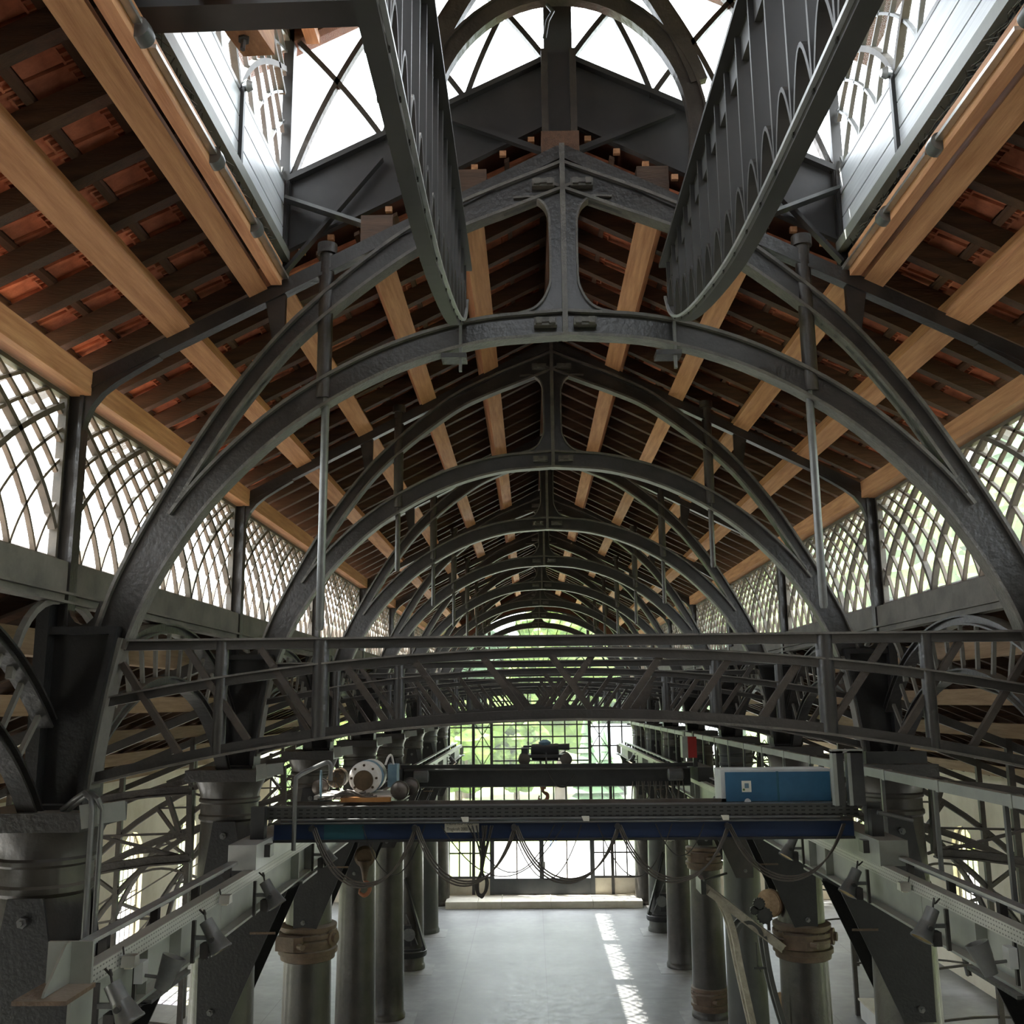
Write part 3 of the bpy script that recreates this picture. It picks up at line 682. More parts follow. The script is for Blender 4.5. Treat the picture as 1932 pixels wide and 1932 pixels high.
    MB().prism([(0.45, 12.23), (0, 12.47), (-0.45, 12.23), (-0.45, 12.15), (0, 12.30), (0.45, 12.15)], 'xz', -0.03, 0.03).obj('apex_plate', 'iron', t)
proto = thing('arched_roof_frame', 'nearest dark cast iron arched roof frame, with king post and long hanging pipes', 'roof frame', (0, D(1), 0), 'arched roof frames across the nave')
frame_parts(proto)
frames = [proto]
for k in range(2, 9): frames.append(dup(proto, (0, D(k), 0), f'dark cast iron arched roof frame with king post, {ORD[k]} from the viewer'))
for k, fr in enumerate(frames, 1):
    for s in (-1, 1):
        zb = (8.33 if s < 0 else 8.46) if k == 1 else 9.42
        MB().lathe([(0.024, zb - 0.03), (0.033, zb), (0.033, 10.3)], (s * (2.02 - (0.02 if k == 1 else 0)), 0, 0), 14).obj('hanging_pipe', 'lamp_grey' if k == 1 else 'iron_rust', fr, 40)
# ---- lattice trusses across the nave
def mid_z(x): return 8.10 - 0.0262 * x * x
def bot_z(x): return 7.63 - 0.0325 * x * x
def truss_parts(t):
    xs = [lerp(-1, 1, i / 28) for i in range(29)]
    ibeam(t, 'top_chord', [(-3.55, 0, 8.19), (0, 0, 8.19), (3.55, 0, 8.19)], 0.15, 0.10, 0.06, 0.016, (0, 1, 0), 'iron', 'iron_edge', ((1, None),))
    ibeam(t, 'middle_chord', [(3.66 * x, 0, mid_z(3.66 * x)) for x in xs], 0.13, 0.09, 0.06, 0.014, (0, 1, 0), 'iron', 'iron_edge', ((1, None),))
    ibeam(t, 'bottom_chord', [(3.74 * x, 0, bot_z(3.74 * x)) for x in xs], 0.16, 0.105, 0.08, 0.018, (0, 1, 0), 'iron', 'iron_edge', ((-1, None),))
    for s in (-1, 1):
        MB().lathe([(0.068, bot_z(1.98) - 0.04), (0.066, 8.23)], (s * 1.98, 0, 0), 20).obj('tube_post', 'iron', t, 40)
        MB().lathe([(0.052, bot_z(2.77) - 0.04), (0.050, 8.23)], (s * 2.77, 0, 0), 18).obj('tube_post', 'iron', t, 40)
        MB().sweep([(s * a, 0, b) for a, b in spline([(3.555, 8.25), (3.63, 7.9), (3.69, 7.5), (3.735, 7.1)], 3)], rect(0.20, 0.035), (0, 1, 0)).obj('end_plate', 'sill_plate', t)
        for n in range(0, 7):
            xt = s * (0.16 + 0.535 * n) * -1 * -1
            xb_ = xt - s * 0.30 * 1.0
            zt = mid_z(xt) - 0.02; zb = bot_z(xb_) + 0.03
            x0, z0 = xb_, zb; x1, z1 = xt, zt
            # lines run down toward the middle: top further out than the foot
            if n >= 4:
                sl = (z1 - z0) / (x1 - x0); z1 = 8.16; x1 = x0 + (z1 - z0) / sl
                if abs(x1) > 3.55: x1 = s * 3.56; z1 = z0 + (x1 - x0) * sl
            MB().bar((x0, 0.012 * s, z0), (x1, 0.012 * s, z1), 0.05, 0.052, (0, 1, 0)).obj('diagonal', 'iron_rust', t)
tp = thing('lattice_truss', 'nearest bow shaped cast iron lattice truss across the nave, in front of all others', 'truss', (0, D(1), 0), 'lattice trusses across the nave')
truss_parts(tp)
for k in range(2, 9): dup(tp, (0, D(k), 0), f'bow shaped cast iron lattice truss across the nave, {ORD[k]} from the viewer')
# ---- arcade girders between the columns
def arcade_parts(t, ln):
    h = ln / 2; cz = 8.55 - 3.2
    MB().box(-0.035, 0.035, -h, h, 8.62, 8.865).obj('sill_plate', 'sill_plate', t)
    MB().sweep([(0, -h, 8.575), (0, h, 8.575)], iprof(0.13, 0.09, 0.05, 0.02), (1, 0, 0)).obj('top_beam', 'sill_plate', t)
    for R, w, m in ((3.15, 0.10, 'iron'), (2.62, 0.10, 'iron')):
        am = math.asin(min(0.999, (h - 0.16) / R))
        MB().sweep([(0, R * math.sin(a), cz + R * math.cos(a)) for a in [lerp(-am, am, i / 24) for i in range(25)]], iprof(0.14, w, 0.05, 0.02), (1, 0, 0)).obj('arch_ring', m, t)
    a = -42
    while a <= 42:
        r = math.radians(a); r1 = min(3.12, (h - 0.16) / max(1e-3, abs(math.sin(r))))
        MB().bar((0, 2.64 * math.sin(r), cz + 2.64 * math.cos(r)), (0, r1 * math.sin(r), cz + r1 * math.cos(r)), 0.035, 0.035, (1, 0, 0)).obj('spoke', 'sill_plate', t); a += 7
    for d in (-1, 1):
        MB().sweep([(0, d * (h - 0.14 - 0.62 * math.cos(q)), 7.92 + 0.62 * math.sin(q)) for q in [math.pi / 2 * i / 8 for i in range(9)]], rect(0.05, 0.05), (1, 0, 0)).obj('spandrel_brace', 'sill_plate', t)
for s in (-1, 1):
    t = thing('arcade_girder', f'arched iron arcade girder with spokes beside the viewer, above the {SIDE[s]} aisle opening', 'girder', (s * 4.06, D(0) + BAY / 2, 0), 'arcade girders between the columns')
    arcade_parts(t, BAY)
    for k in range(1, 8): dup(t, (s * 4.06, D(k) + BAY / 2, 0), f'arched iron arcade girder with radial spokes above the {SIDE[s]} aisle opening, {ORD[k]} bay')
# ---- half-arch frames over the aisles
def aisle_frame(t, s):
    def arc(r, n=16): return [(s * (11.55 - 7.4 * math.sin(a) * (r)), 0, 0.6 + 6.9 * math.cos(a) * 0 + 6.6 * (1 - math.cos(a)) * 0) for a in range(2)]
    C = Vector((4.3, -1.2))                                   # quarter-ellipse centre under the column
    def el(r, a): return (s * (4.3 + 7.2 * r * math.sin(a)), 0, 0.3 + 6.4 * r * math.cos(a) + (1 - r) * 0.2)
    A = [math.radians(lerp(2, 84, i / 20)) for i in range(21)]
    for r in (1.0, 0.87): MB().sweep([el(r, a) for a in A], iprof(0.12, 0.11, 0.05, 0.02), (0, 1, 0)).obj('arch_chord', 'iron_rust', t)
    for i in range(0, 20, 4):
        a0, a1 = A[i], A[i + 4]
        MB().bar(el(1.0, a0), el(0.87, a0), 0.07, 0.09, (0, 1, 0)).obj('web_bar', 'iron_rust', t)
        MB().bar(el(0.87, a0), el(1.0, a1), 0.035, 0.04, (0, 1, 0)).obj('web_bar', 'iron_rust', t)
    for x in (7.7, 9.2):
        MB().box(*sorted((s * (x - 0.05), s * (x + 0.05))), -0.05, 0.05, 0, 8.5 - (x - 4.2) * 0.40).obj('post', 'iron_rust', t)
    for z in (1.2, 2.2, 3.2, 4.2, 5.2):
        a = math.asin(min(1, math.sqrt(max(0, 1 - ((z - 0.33) / (6.4 * 0.87)) ** 2)))); xe = 4.3 + 7.2 * 0.87 * math.sin(a)
        pts = [(s * lerp(7.7 if z < 4.6 else 6.2, xe, i / 6), 0, z + 0.12 * math.sin(math.pi * i / 6)) for i in range(7)]
        MB().sweep(pts, rect(0.04, 0.045), (0, 1, 0)).obj('cross_bar', 'iron_rust', t)
    MB().bar((s * 4.3, 0, 8.3), (s * 11.6, 0, 8.3 - 7.3 * 0.40), 0.10, 0.14).obj('rafter', 'iron', t)
for s in (-1, 1):
    t = thing('aisle_arch_frame', f'curved half-arch lattice frame over the {SIDE[s]} aisle, second from the viewer', 'roof frame', (0, D(2), 0), 'half-arch frames over the aisles')
    aisle_frame(t, s)
    for k in range(3, 9): dup(t, (0, D(k), 0), f'curved half-arch lattice frame over the {SIDE[s]} aisle, {ORD[k]} from the viewer')
# ================================================================= ROOF LANTERN
LX, LG, LZ = 2.5, 8.35, 12.37                                 # half width, gable plane, sill of the side lights
lan = thing('roof_lantern', 'raised glazed lantern over the roof opening above the viewer', 'lantern', (0, 0, 0))
g = [(0, 13.63), (-LX, 12.39), (-LX, 11.72), (0, 12.98), (LX, 11.72), (LX, 12.39)]
MB().prism(g, 'xz', LG, LG + 0.03).obj('gable_sheet', 'dark_sheet', lan)
for s in (-1, 1):
    MB().sweep([(0, LG - 0.03, 13.65), (s * LX, LG - 0.03, 12.41)], rect(0.09, 0.05), (0, 1, 0)).obj('gable_flashing', 'dark_sheet', lan)
    MB().sweep([(0, LG - 0.02, 13.0), (s * LX, LG - 0.02, 11.73)], rect(0.05, 0.03), (0, 1, 0)).obj('gable_edge_angle', 'dark_sheet', lan)
    for zz_ in (0.42,): MB().bar((s * 0.12, LG - 0.07, 12.62), (s * 1.05, LG - 0.07, 13.0), 0.05, 0.06, (0, 1, 0)).obj('gable_brace', 'dark_sheet', lan)
    MB().bar((s * 2.46, LG - 0.15, 12.17), (s * 1.36, LG - 0.22, 11.73), 0.03, 0.11, (0, 1, 0)).obj('strut', 'lamp_grey', lan)
    MB().bar((s * 2.46, LG - 0.10, 11.50), (s * 1.62, LG - 0.06, 12.6), 0.03, 0.08, (0, 1, 0)).obj('strut', 'dark_sheet', lan)
    MB().prism([(s * 1.50, 11.86), (s * 1.30, 11.78), (s * 1.32, 11.52), (s * 1.42, 11.48)], 'xz', LG - 0.26, LG - 0.23).obj('gusset_plate', 'lamp_grey', lan)
    MB().box(*sorted((s * (LX - 0.04), s * (LX + 0.05))), LG - 0.07, LG + 0.04, 11.4, 13.95).obj('corner_post', 'dark_sheet', lan)
MB().box(-0.13, 0.13, LG - 0.09, LG + 0.05, 12.72, 14.9).obj('centre_post', 'dark_sheet', lan)
for s in (-1, 1): MB().box(*sorted((s * 0.10, s * 0.16)), LG - 0.16, LG - 0.02, 12.72, 13.62).obj('post_flange', 'iron_rust', lan)
MB().box(-0.17, 0.17, LG - 0.20, LG + 0.03, 12.47, 12.76).obj('ridge_block', 'ridge_wood', lan)
for i in range(-9, 10):
    x = i * 0.26
    if abs(x) > 0.2: MB().box(x - 0.03, x + 0.03, LG - 0.02, LG + 0.02, 12.90 - SLOPE * abs(x), 12.95 - SLOPE * abs(x)).obj('batten_end', 'purlin_wood', lan)
# purlin ends seen below the gable
for s in (-1, 1):
    for x in (0.8, 1.62): MB().box(s * x - 0.14, s * x + 0.14, LG - 0.3, LG + 0.2, 12.45 - SLOPE * x + 0.02, 12.45 - SLOPE * x + 0.3).obj('purlin_end', 'rafter_wood', lan)
# gable tracery: interlacing curved bars
def tracery(x0, d, a, b):
    z0 = 13.63 - 0.496 * abs(x0); pts = []
    for q in range(25):
        t = q / 24 * 2.4; z = z0 + t; x = x0 + d * (a * t + b * t * t)
        if abs(x) <= LX and z < 15.12 - 0.5 * abs(x) and z >= 13.60 - 0.496 * abs(x): pts.append((x, LG, z))
    return pts
for x0 in (0.10, 0.86, 1.62, 2.46):
    for s in (-1, 1):
        for d, a, b in ((-1, 0.30, 0.10), (1, 0.66, 0.14)):
            p = tracery(s * x0, s * d, a, b)
            if len(p) > 2: MB().sweep(p, rect(0.07, 0.05), (0, 1, 0)).obj('tracery_bar', 'iron_rust', lan)
MB().add([(-LX, LG + 0.02, 12.39), (0, LG + 0.02, 13.63), (LX, LG + 0.02, 12.39), (LX, LG + 0.02, 13.95), (0, LG + 0.02, 15.2), (-LX, LG + 0.02, 13.95)], [(0, 1, 2, 3, 4, 5)]).obj('pane', 'glass', lan)
# ring arch hung below the lantern roof, with crescent openings
Ri, zc = 1.13, 12.62
for r0, r1, a0, a1 in ((1.13, 1.30, -30, 210), ):
    p = [((r0 + r1) / 2 * math.cos(math.radians(a)), 8.0, zc + (r0 + r1) / 2 * 1.16 * math.sin(math.radians(a))) for a in range(a0, a1 + 1, 6)]
    MB().sweep(p, iprof(0.10, 0.17, 0.06, 0.02), (0, 1, 0)).obj('ring_arch', 'iron_rust', lan)
for s in (-1, 1):
    p = [(s * 1.28 * math.cos(math.radians(a)) + 0, 8.0, 12.72 + (1.40 + 0.75 * math.sin(math.radians(max(0, a - 25)))) * math.sin(math.radians(a))) for a in range(16, 84, 6)]
    MB().sweep(p, rect(0.09, 0.15), (0, 1, 0)).obj('outer_ring', 'iron_rust', lan)
p = [(-0.16, 8.05, 14.05), (-0.05, 8.0, 13.85), (-0.10, 7.95, 13.72), (-0.13, 7.95, 13.55)]
MB().tube(p, 0.018, 8).obj('crank_handle', 'dark_sheet', lan, 40)
# side walls: metal boards, lattice lights, gutter and flashing
Y0L = 0.6
for s in (-1, 1):
    x0, x1 = sorted((s * LX, s * (LX + 0.03)))
    segs = [(Y0L, 2.6), (2.6, 4.75), (4.75, 6.9), (6.9, LG - 0.06)]
    for i, (ya, yb) in enumerate(segs):
        for j in range(3):
            za = 11.72 + j * 0.215; MB().box(x0, x1, ya + 0.008, yb - 0.008, za + 0.008, za + 0.209).obj('board', 'board_metal', lan)
        MB().box(*sorted((s * (LX - 0.03), s * (LX + 0.02))), yb - 0.025, yb + 0.02, 11.55, LZ + 0.02).obj('stanchion', 'dark_sheet', lan)
        if i < 3: MB().lathe([(0.03, -0.04), (0.05, 0), (0.03, 0.04)], (s * (LX - 0.05), yb, LZ + 0.05), 12, (1, 0, 0)).obj('hinge_boss', 'zinc', lan, 40)
    MB().box(*sorted((s * (LX + 0.03), s * (LX + 0.05))), Y0L, LG, 11.70, LZ).obj('board_backing', 'dark_sheet', lan)
    MB().box(*sorted((s * (LX - 0.07), s * (LX + 0.0))), Y0L, LG - 0.07, 11.60, 11.70).obj('flashing', 'grey_paint', lan)
    MB().box(*sorted((s * (LX - 0.10), s * (LX - 0.06))), Y0L, LG - 0.1, 11.36, 11.39).obj('flashing', 'zinc', lan)
    MB().box(*sorted((s * (LX + 0.02), s * (LX + 0.04))), Y0L, LG - 0.07, 11.44, 11.64).obj('slot_lining', 'black_iron', lan)
    tw = MB()
    for i in range(150):
        y = random.uniform(3.2, 8.0); c = Vector((s * (LX - 0.02), y, random.uniform(11.48, 11.58))); d = Vector((random.uniform(-.05, .05), random.uniform(-.14, .14), random.uniform(-.05, .05)))
        tw.bar(c - d, c + d, 0.006, 0.006)
    tag(tw.obj('nest_twigs', 'twigs', lan), kind='stuff')
    # gutter pipe in lengths with round collars
    for ya, yb in ((1.0, 4.65), (4.85, 5.95), (6.1, 7.95)):
        MB().box(*sorted((s * (LX - 0.165), s * (LX - 0.118))), ya, yb, 11.265, 11.29).obj('rail_strip', 'bright_steel', lan)
    for y in (4.72, 5.98, 6.95): 
        MB().lathe([(0.062, -0.05), (0.066, 0.0), (0.062, 0.05)], (s * (LX - 0.13), y, 11.265), 20, (0, 1, 0)).obj('roller', 'lamp_grey', lan, 40)
    # second timber trimmer beside the purlin
    MB().box(*sorted((s * 2.385, s * 2.475)), -3.0, 7.86, 11.20, 11.40).obj('trimmer', 'purlin_wood', lan)
    # side lights
    t = MB().box(-0.03, 0.03, Y0L, LG - 0.07, LZ - 0.02, LZ + 0.03); t.box(-0.03, 0.03, Y0L, LG - 0.07, 13.82, 13.9)
    t.box(-0.03, 0.03, 4.72, 4.78, LZ, 13.85); w = t.obj('side_light', 'lamp_grey', lan, loc=(s * (LX + 0.03), 0, 0))
    lattice_window(w, Y0L, LG - 0.09, LZ + 0.03, 13.83, 2.15, 5, True, s * 0.02, bw=0.022, glass='glass', phase=0.45, fine_mat='lamp_grey')
    # lantern roof slopes
    MB().prism([(0, 15.22), (s * 3.0, 13.72), (s * 3.0, 13.80), (0, 15.30)], 'xz', Y0L - 0.2, LG + 0.35).obj('lantern_roof', 'ridge_wood', lan)
    for x in (0.7, 1.5, 2.3): MB().box(s * x - 0.06, s * x + 0.06, Y0L, LG, 15.10 - 0.5 * x - 0.12, 15.10 - 0.5 * x + 0.04).obj('lantern_purlin', 'purlin_wood', lan)
    MB().sweep([(0, LG - 0.02, 15.1), (s * LX, LG - 0.02, 13.86)], rect(0.10, 0.12), (0, 1, 0)).obj('verge_rafter', 'ridge_wood', lan)
    # tie beam end with bolted timber block
    if s < 0:
        MB().bar((-2.56, 4.95, 11.66), (-1.12, 4.95, 11.68), 0.22, 0.30).obj('tie_beam', 'dark_sheet', lan)
        MB().bar((-2.02, 4.62, 11.62), (-1.98, 5.55, 11.82), 0.20, 0.20).obj('timber_block', 'purlin_wood', lan)
        MB().lathe([(0.035, 0), (0.035, 0.03), (0.016, 0.03), (0.016, 0.10)], (-2.0, 5.32, 11.67), 6, (0, -0.2, -1)).obj('bolt', 'lamp_grey', lan)
MB().prism([(-LX - .1, 11.0), (LX + .1, 11.0), (LX + .1, 12.4), (-LX - .1, 12.4)], 'xz', Y0L - 0.1, Y0L).obj('end_wall', 'dark_sheet', lan)
MB().add([(-LX, Y0L, 12.4), (LX, Y0L, 12.4), (LX, Y0L, 13.9), (0, Y0L, 15.2), (-LX, Y0L, 13.9)], [(0, 1, 2, 3, 4)]).obj('pane', 'glass', lan)  # unseen near gable, glazing added to bring more light into the lantern
for i in range(-4, 5): MB().box(i * 0.55 - 0.02, i * 0.55 + 0.02, Y0L - 0.04, Y0L + 0.02, 12.4, 15.1 - 0.5 * abs(i * 0.55)).obj('added_mullion', 'dark_sheet', lan)
# ---- hanging tracery girders under the lantern
def girder(s, xc):
    t = thing('tracery_girder', f'deep cast iron girder of upright fins with pointed arches, hung {SIDE[s]} of the ridge', 'girder', (xc, 0, 0), 'tracery girders under the lantern')
    lo = spline([(7.95, 11.05), (7.72, 10.82), (7.25, 10.60), (6.5, 10.40), (5.5, 10.22), (4.7, 10.16), (3.9, 10.15), (3.0, 10.15), (1.2, 10.15)], 5)
    def lz(y):
        for i in range(len(lo) - 1):
            if lo[i + 1][0] <= y <= lo[i][0]: return lerp(lo[i][1], lo[i + 1][1], (lo[i][0] - y) / max(1e-6, lo[i][0] - lo[i + 1][0]))
        return 10.15
    zt = 11.36
    MB().sweep([(0, p[0], p[1]) for p in lo], rect(0.085, 0.035), (1, 0, 0)).obj('bottom_flange', 'dark_sheet', t)
    MB().sweep([(-s * 0.055, p[0], p[1] + 0.025) for p in lo], rect(0.022, 0.02), (1, 0, 0)).obj('flange_bead', 'zinc', t)
    MB().box(-0.02, 0.02, 1.2, 8.0, zt - 0.17, zt).obj('top_plate', 'dark_sheet', t)
    MB().box(-0.09, 0.09, 1.2, 8.0, zt, zt + 0.03).obj('top_flange', 'dark_sheet', t)
    y = 7.85; i = 0
    while y > 1.3:
        zb = lz(y)
        MB().box(-0.05, 0.05, y - 0.011, y + 0.011, zb, zt - 0.02).obj('fin', 'dark_sheet', t)
        if i % 1 == 0 and y - 0.32 > 1.3:
            ym = y - 0.16; zm = lz(ym) + 0.33
            for ya, yb in ((y, ym), (y - 0.32, ym)):
                za = lz(ya)
                pts = [(0, lerp(ya, yb, q / 6), za + (zm - za) * math.sin(math.pi / 2 * q / 6)) for q in range(7)]
                MB().sweep(pts, rect(0.09, 0.022), (1, 0, 0)).obj('pointed_arch', 'dark_sheet', t)
        y -= 0.32; i += 1
    MB().box(-0.012, 0.012, 7.86, 7.90, 10.42, 11.0).obj('strap', 'lamp_grey', t)
    MB().box(-0.16, 0.05, 7.84, 8.02, 10.53, 10.57).obj('clamp_plate', 'iron', t)
girder(-1, -0.875); girder(1, 0.905)
# ================================================================= CRANE RUNWAYS
RX = 3.2; RZ0, RZ1 = 5.68, 6.04
def runway(s):
    t = thing('crane_runway_beam', f'pale grey steel crane runway beam carried by brackets on the {SIDE[s]} columns', 'beam', (s * RX, 0, 0))
    y0, y1 = 6.55, 40.2
    for ya, yb in ((y0, 9.6), (9.6, 15.0), (15.0, 20.0), (20.0, 29.5), (29.5, y1)):
        MB().sweep([(0, ya + 0.004, (RZ0 + RZ1) / 2), (0, yb - 0.004, (RZ0 + RZ1) / 2)], iprof(0.22, RZ1 - RZ0, 0.02, 0.022), (1, 0, 0)).obj('beam_length', 'grey_paint', t)
    for k in range(1, 9):
        for dy in (-0.35, 0.35): MB().box(*sorted((-s * 0.10, -s * 0.0)), D(k) + dy - 0.008, D(k) + dy + 0.008, RZ0 + 0.02, RZ1 - 0.02).obj('stiffener', 'grey_paint', t) if D(k) + dy > y0 else None
    MB().box(-0.03, 0.03, y0 + 0.3, y1, RZ1, RZ1 + 0.05).obj('rail_head', 'rail_steel', t)
    # punched cable tray on the inner top edge, open channel on the outer side
    xi = -s
    MB().box(*sorted((xi * 0.11, xi * 0.125)), y0, y1, RZ1 - 0.02, RZ1 + 0.085).obj('cable_tray', 'tray_light', t)
    MB().box(*sorted((xi * 0.11, xi * 0.02)), y0, y1, RZ1 + 0.075, RZ1 + 0.085).obj('tray_lid', 'grey_paint', t)
    xo = s
    MB().box(*sorted((xo * 0.04, xo * 0.13)), y0 + 0.25, y1, RZ1 + 0.14, RZ1 + 0.165).obj('conductor_cover', 'zinc', t)
    MB().box(*sorted((xo * 0.12, xo * 0.13)), y0 + 0.25, y1, RZ1 + 0.09, RZ1 + 0.15).obj('conductor_cover', 'zinc', t)
    y = y0 + 0.7
    while y < y1:
        MB().box(*sorted((xo * 0.06, xo * 0.12)), y - 0.03, y + 0.03, RZ1, RZ1 + 0.14).obj('conductor_clip', 'rubber', t); y += 0.95
    # end stop
    e = MB().box(-0.02, 0.26 * xi if xi > 0 else 0.02, y0 - 0.02, y0 + 0.0, RZ1, RZ1 + 0.27) if False else MB().box(-0.14, 0.14, y0 - 0.03, y0 - 0.005, RZ1 - 0.02, RZ1 + 0.25)
    e.obj('end_stop', 'grey_paint', t)
    MB().prism([(y0 - 0.03, RZ1 + 0.25), (y0 - 0.03, RZ1 + 0.01), (y0 - 0.36, RZ1 + 0.01), (y0 - 0.34, RZ1 + 0.04), (y0 - 0.10, RZ1 + 0.25)], 'yz', -0.008, 0.008).obj('end_stop_web', 'grey_paint', t)
    MB().box(-0.16, 0.16, y0 - 0.40, y0, RZ1 - 0.02, RZ1 + 0.005).obj('end_stop_base', 'rust_collar', t)
    return t
RUN = {s: runway(s) for s in (-1, 1)}
# brackets
for s in (-1, 1):
    for k in range(1, 9):
        t = thing('crane_bracket', f'dark steel gusset bracket bolted to the {ORD[k]} column of the {SIDE[s]} row', 'bracket', (s * WC, D(k), 0), f'runway brackets on the {SIDE[s]} columns')
        m = 'black_iron' if not (s > 0 and k == 4) else 'column_paint'
        poly = [(0.16, 4.12), (-0.20, 4.12), (-0.84, 5.58), (-1.0, 5.66), (-0.34, 5.66), (-0.19, 6.36), (0.07, 6.36), (0.18, 5.6)]
        for y in (-0.41, 0.385):
            p = MB().prism([(s * a, b) for a, b in poly], 'xz', y, y + 0.022).obj('side_plate', m, t)
            for bz in ((0.0, 4.26), (-0.06, 6.2)):
                MB().lathe([(0.04, 0), (0.04, 0.03), (0.02, 0.03), (0.02, 0.055)], (s * bz[0], y, bz[1]), 6, (0, -1, 0)).obj('bolt', 'lamp_grey', p)
        MB().box(*sorted((s * -0.30, s * -1.02)), -0.41, 0.41, 5.652, 5.678).obj('seat_plate', m, t)
        MB().box(*sorted((s * -0.42, s * -0.72)), -0.418, -0.412, 5.10, 5.125).obj('red_stripe', 'rust_collar', t)
# conduits up the first left column and cable loops
for i, x in enumerate((-3.52, -3.47)):
    t = MB().tube([(x, 7.45 + i * 0.05, 0.02), (x, 7.45 + i * 0.05, 6.98), (x - 0.02, 7.46, 7.06), (x - 0.09, 7.5, 7.10), (x - 0.18, 7.55, 7.05), (x - 0.30, 7.62, 6.97)], 0.02, 10).obj('conduit_pipe', 'lamp_grey', None, 50)
    tag(t, ['outer thin grey conduit pipe bent over beside the nearest left column', 'inner thin grey conduit pipe bent over beside the nearest left column'][i], 'pipe', 'conduit pipes on the nearest column')
# ================================================================= SPOTLIGHTS
def spotlight(s, y, aim, label, up=False):
    t = thing('spotlight', label, 'spotlight', (s * (RX - 0.14), y, 5.72), 'spotlights along the crane runways')
    xi = -s
    MB().box(-0.014, 0.014, -0.018, 0.018, -0.02, 0.30).obj('upright', 'rubber', t)
    MB().box(*sorted((0, xi * 0.13)), -0.015, 0.015, 0.155, 0.185).obj('arm', 'lamp_grey', t)
    piv = Vector((xi * 0.17, 0, 0.17)); d = Vector(aim).normalized()
    h = MB().lathe([(0.055, -0.15), (0.058, -0.03), (0.06, -0.03), (0.085, 0.09), (0.092, 0.10), (0.092, 0.115), (0.086, 0.115), (0.06, 0.03), (0.0, 0.02)], piv, 22, d).obj('housing', 'lamp_grey', t, 35)
    MB().lathe([(0.05, 0.04), (0.083, 0.105), (0.083, 0.108), (0.0, 0.108)], piv, 22, d).obj('reflector', 'lamp_gold', h, 35)
    side = d.cross(Vector((1, 0, 0))).normalized() if abs(d.x) < 0.9 else Vector((0, 1, 0))
    MB().lathe([(0.02, -0.10), (0.02, 0.10)], piv, 10, (0, 1, 0)).obj('yoke_pin', 'dark_steel', t)
    MB().box(*sorted((xi * 0.07, xi * 0.14)), -0.05, 0.05, 0.02, 0.13).obj('ballast_box', 'rubber', t)
    top = piv - d * 0.15
    MB().tube(spline([top, top + Vector((0, 0, 0.05)) - d * 0.04, Vector((xi * 0.08, 0.02, 0.34)), Vector((xi * 0.02, 0.06, 0.37))], 5), 0.008, 6).obj('cable', 'rubber', t, 60)
for s, lst in ((-1, [(6.62, 'lowest at the near end'), (8.45, 'second from the near end'), (10.25, 'third from the near end'), (12.9, 'fourth from the near end'), (18.5, 'fifth, beyond the blue crane'), (24.0, 'sixth'), (28.0, 'seventh'), (33.0, 'farthest')]),
               (1, [(8.72, 'largest, at the near end'), (10.68, 'second from the near end'), (13.15, 'third from the near end'), (15.4, 'fourth from the near end'), (18.5, 'fifth, behind the blue cabinet'), (24.0, 'sixth'), (28.0, 'seventh'), (33.0, 'farthest')])):
    for y, w in lst:
        aim = (-s * 0.55, -0.10, -0.85) if s < 0 else (-0.5, -0.2, -0.85)
        spotlight(s, y, aim, f'grey can spotlight on the {SIDE[s]} runway beam, {w}')
for s, y, lab in ((-1, 7.35, 'grey uplight tilted upwards on the left runway beam'), (1, 7.62, 'grey uplight tilted upwards on the right runway beam')):
    t = thing('uplight', lab, 'spotlight', (s * (RX - 0.1), y, 5.72)); xi = -s
    MB().box(-0.012, 0.012, -0.015, 0.015, 0, 0.32).obj('upright', 'rubber', t)
    MB().box(*sorted((xi * 0.01, xi * 0.07)), -0.05, 0.05, 0.12, 0.26).obj('junction_box', 'cabinet_grey', t)
    MB().tube([(0, 0, 0.17), (xi * 0.18, 0, 0.15)], 0.012, 8).obj('arm', 'lamp_grey', t)
    MB().lathe([(0.0, -0.10), (0.05, -0.09), (0.066, 0.02), (0.07, 0.03), (0.085, 0.13), (0.076, 0.13), (0.05, 0.03), (0, 0.02)], (xi * 0.22, 0, 0.16), 20, (xi * 0.35, 0.15, 1)).obj('housing', 'lamp_grey', t, 35)
# small floodlights clipped to the trays
for s, y, lab in ((-1, 9.1, 'small silver floodlight clipped to the left cable tray'), (1, 9.5, 'small silver floodlight clipped to the right cable tray'), (-1, 7.0, 'small white junction light at the near end of the left cable tray')):
    t = thing('floodlight', lab, 'floodlight', (s * (RX - 0.15), y, 6.06)); xi = -s
    MB().prism([(-0.05, -0.03), (0.05, -0.03), (0.035, 0.04), (-0.035, 0.04)], 'yz', *sorted((xi * 0.0, xi * 0.09))).obj('housing', 'bright_steel', t)
    MB().tube([(0, 0, 0.04), (xi * -0.02, 0.03, 0.08), (xi * -0.03, 0.06, 0.04)], 0.006, 6).obj('cable', 'rubber', t)
    MB().box(*sorted((xi * 0.02, xi * 0.07)), -0.04, 0.04, -0.042, -0.03).obj('lens', 'label_white', t)
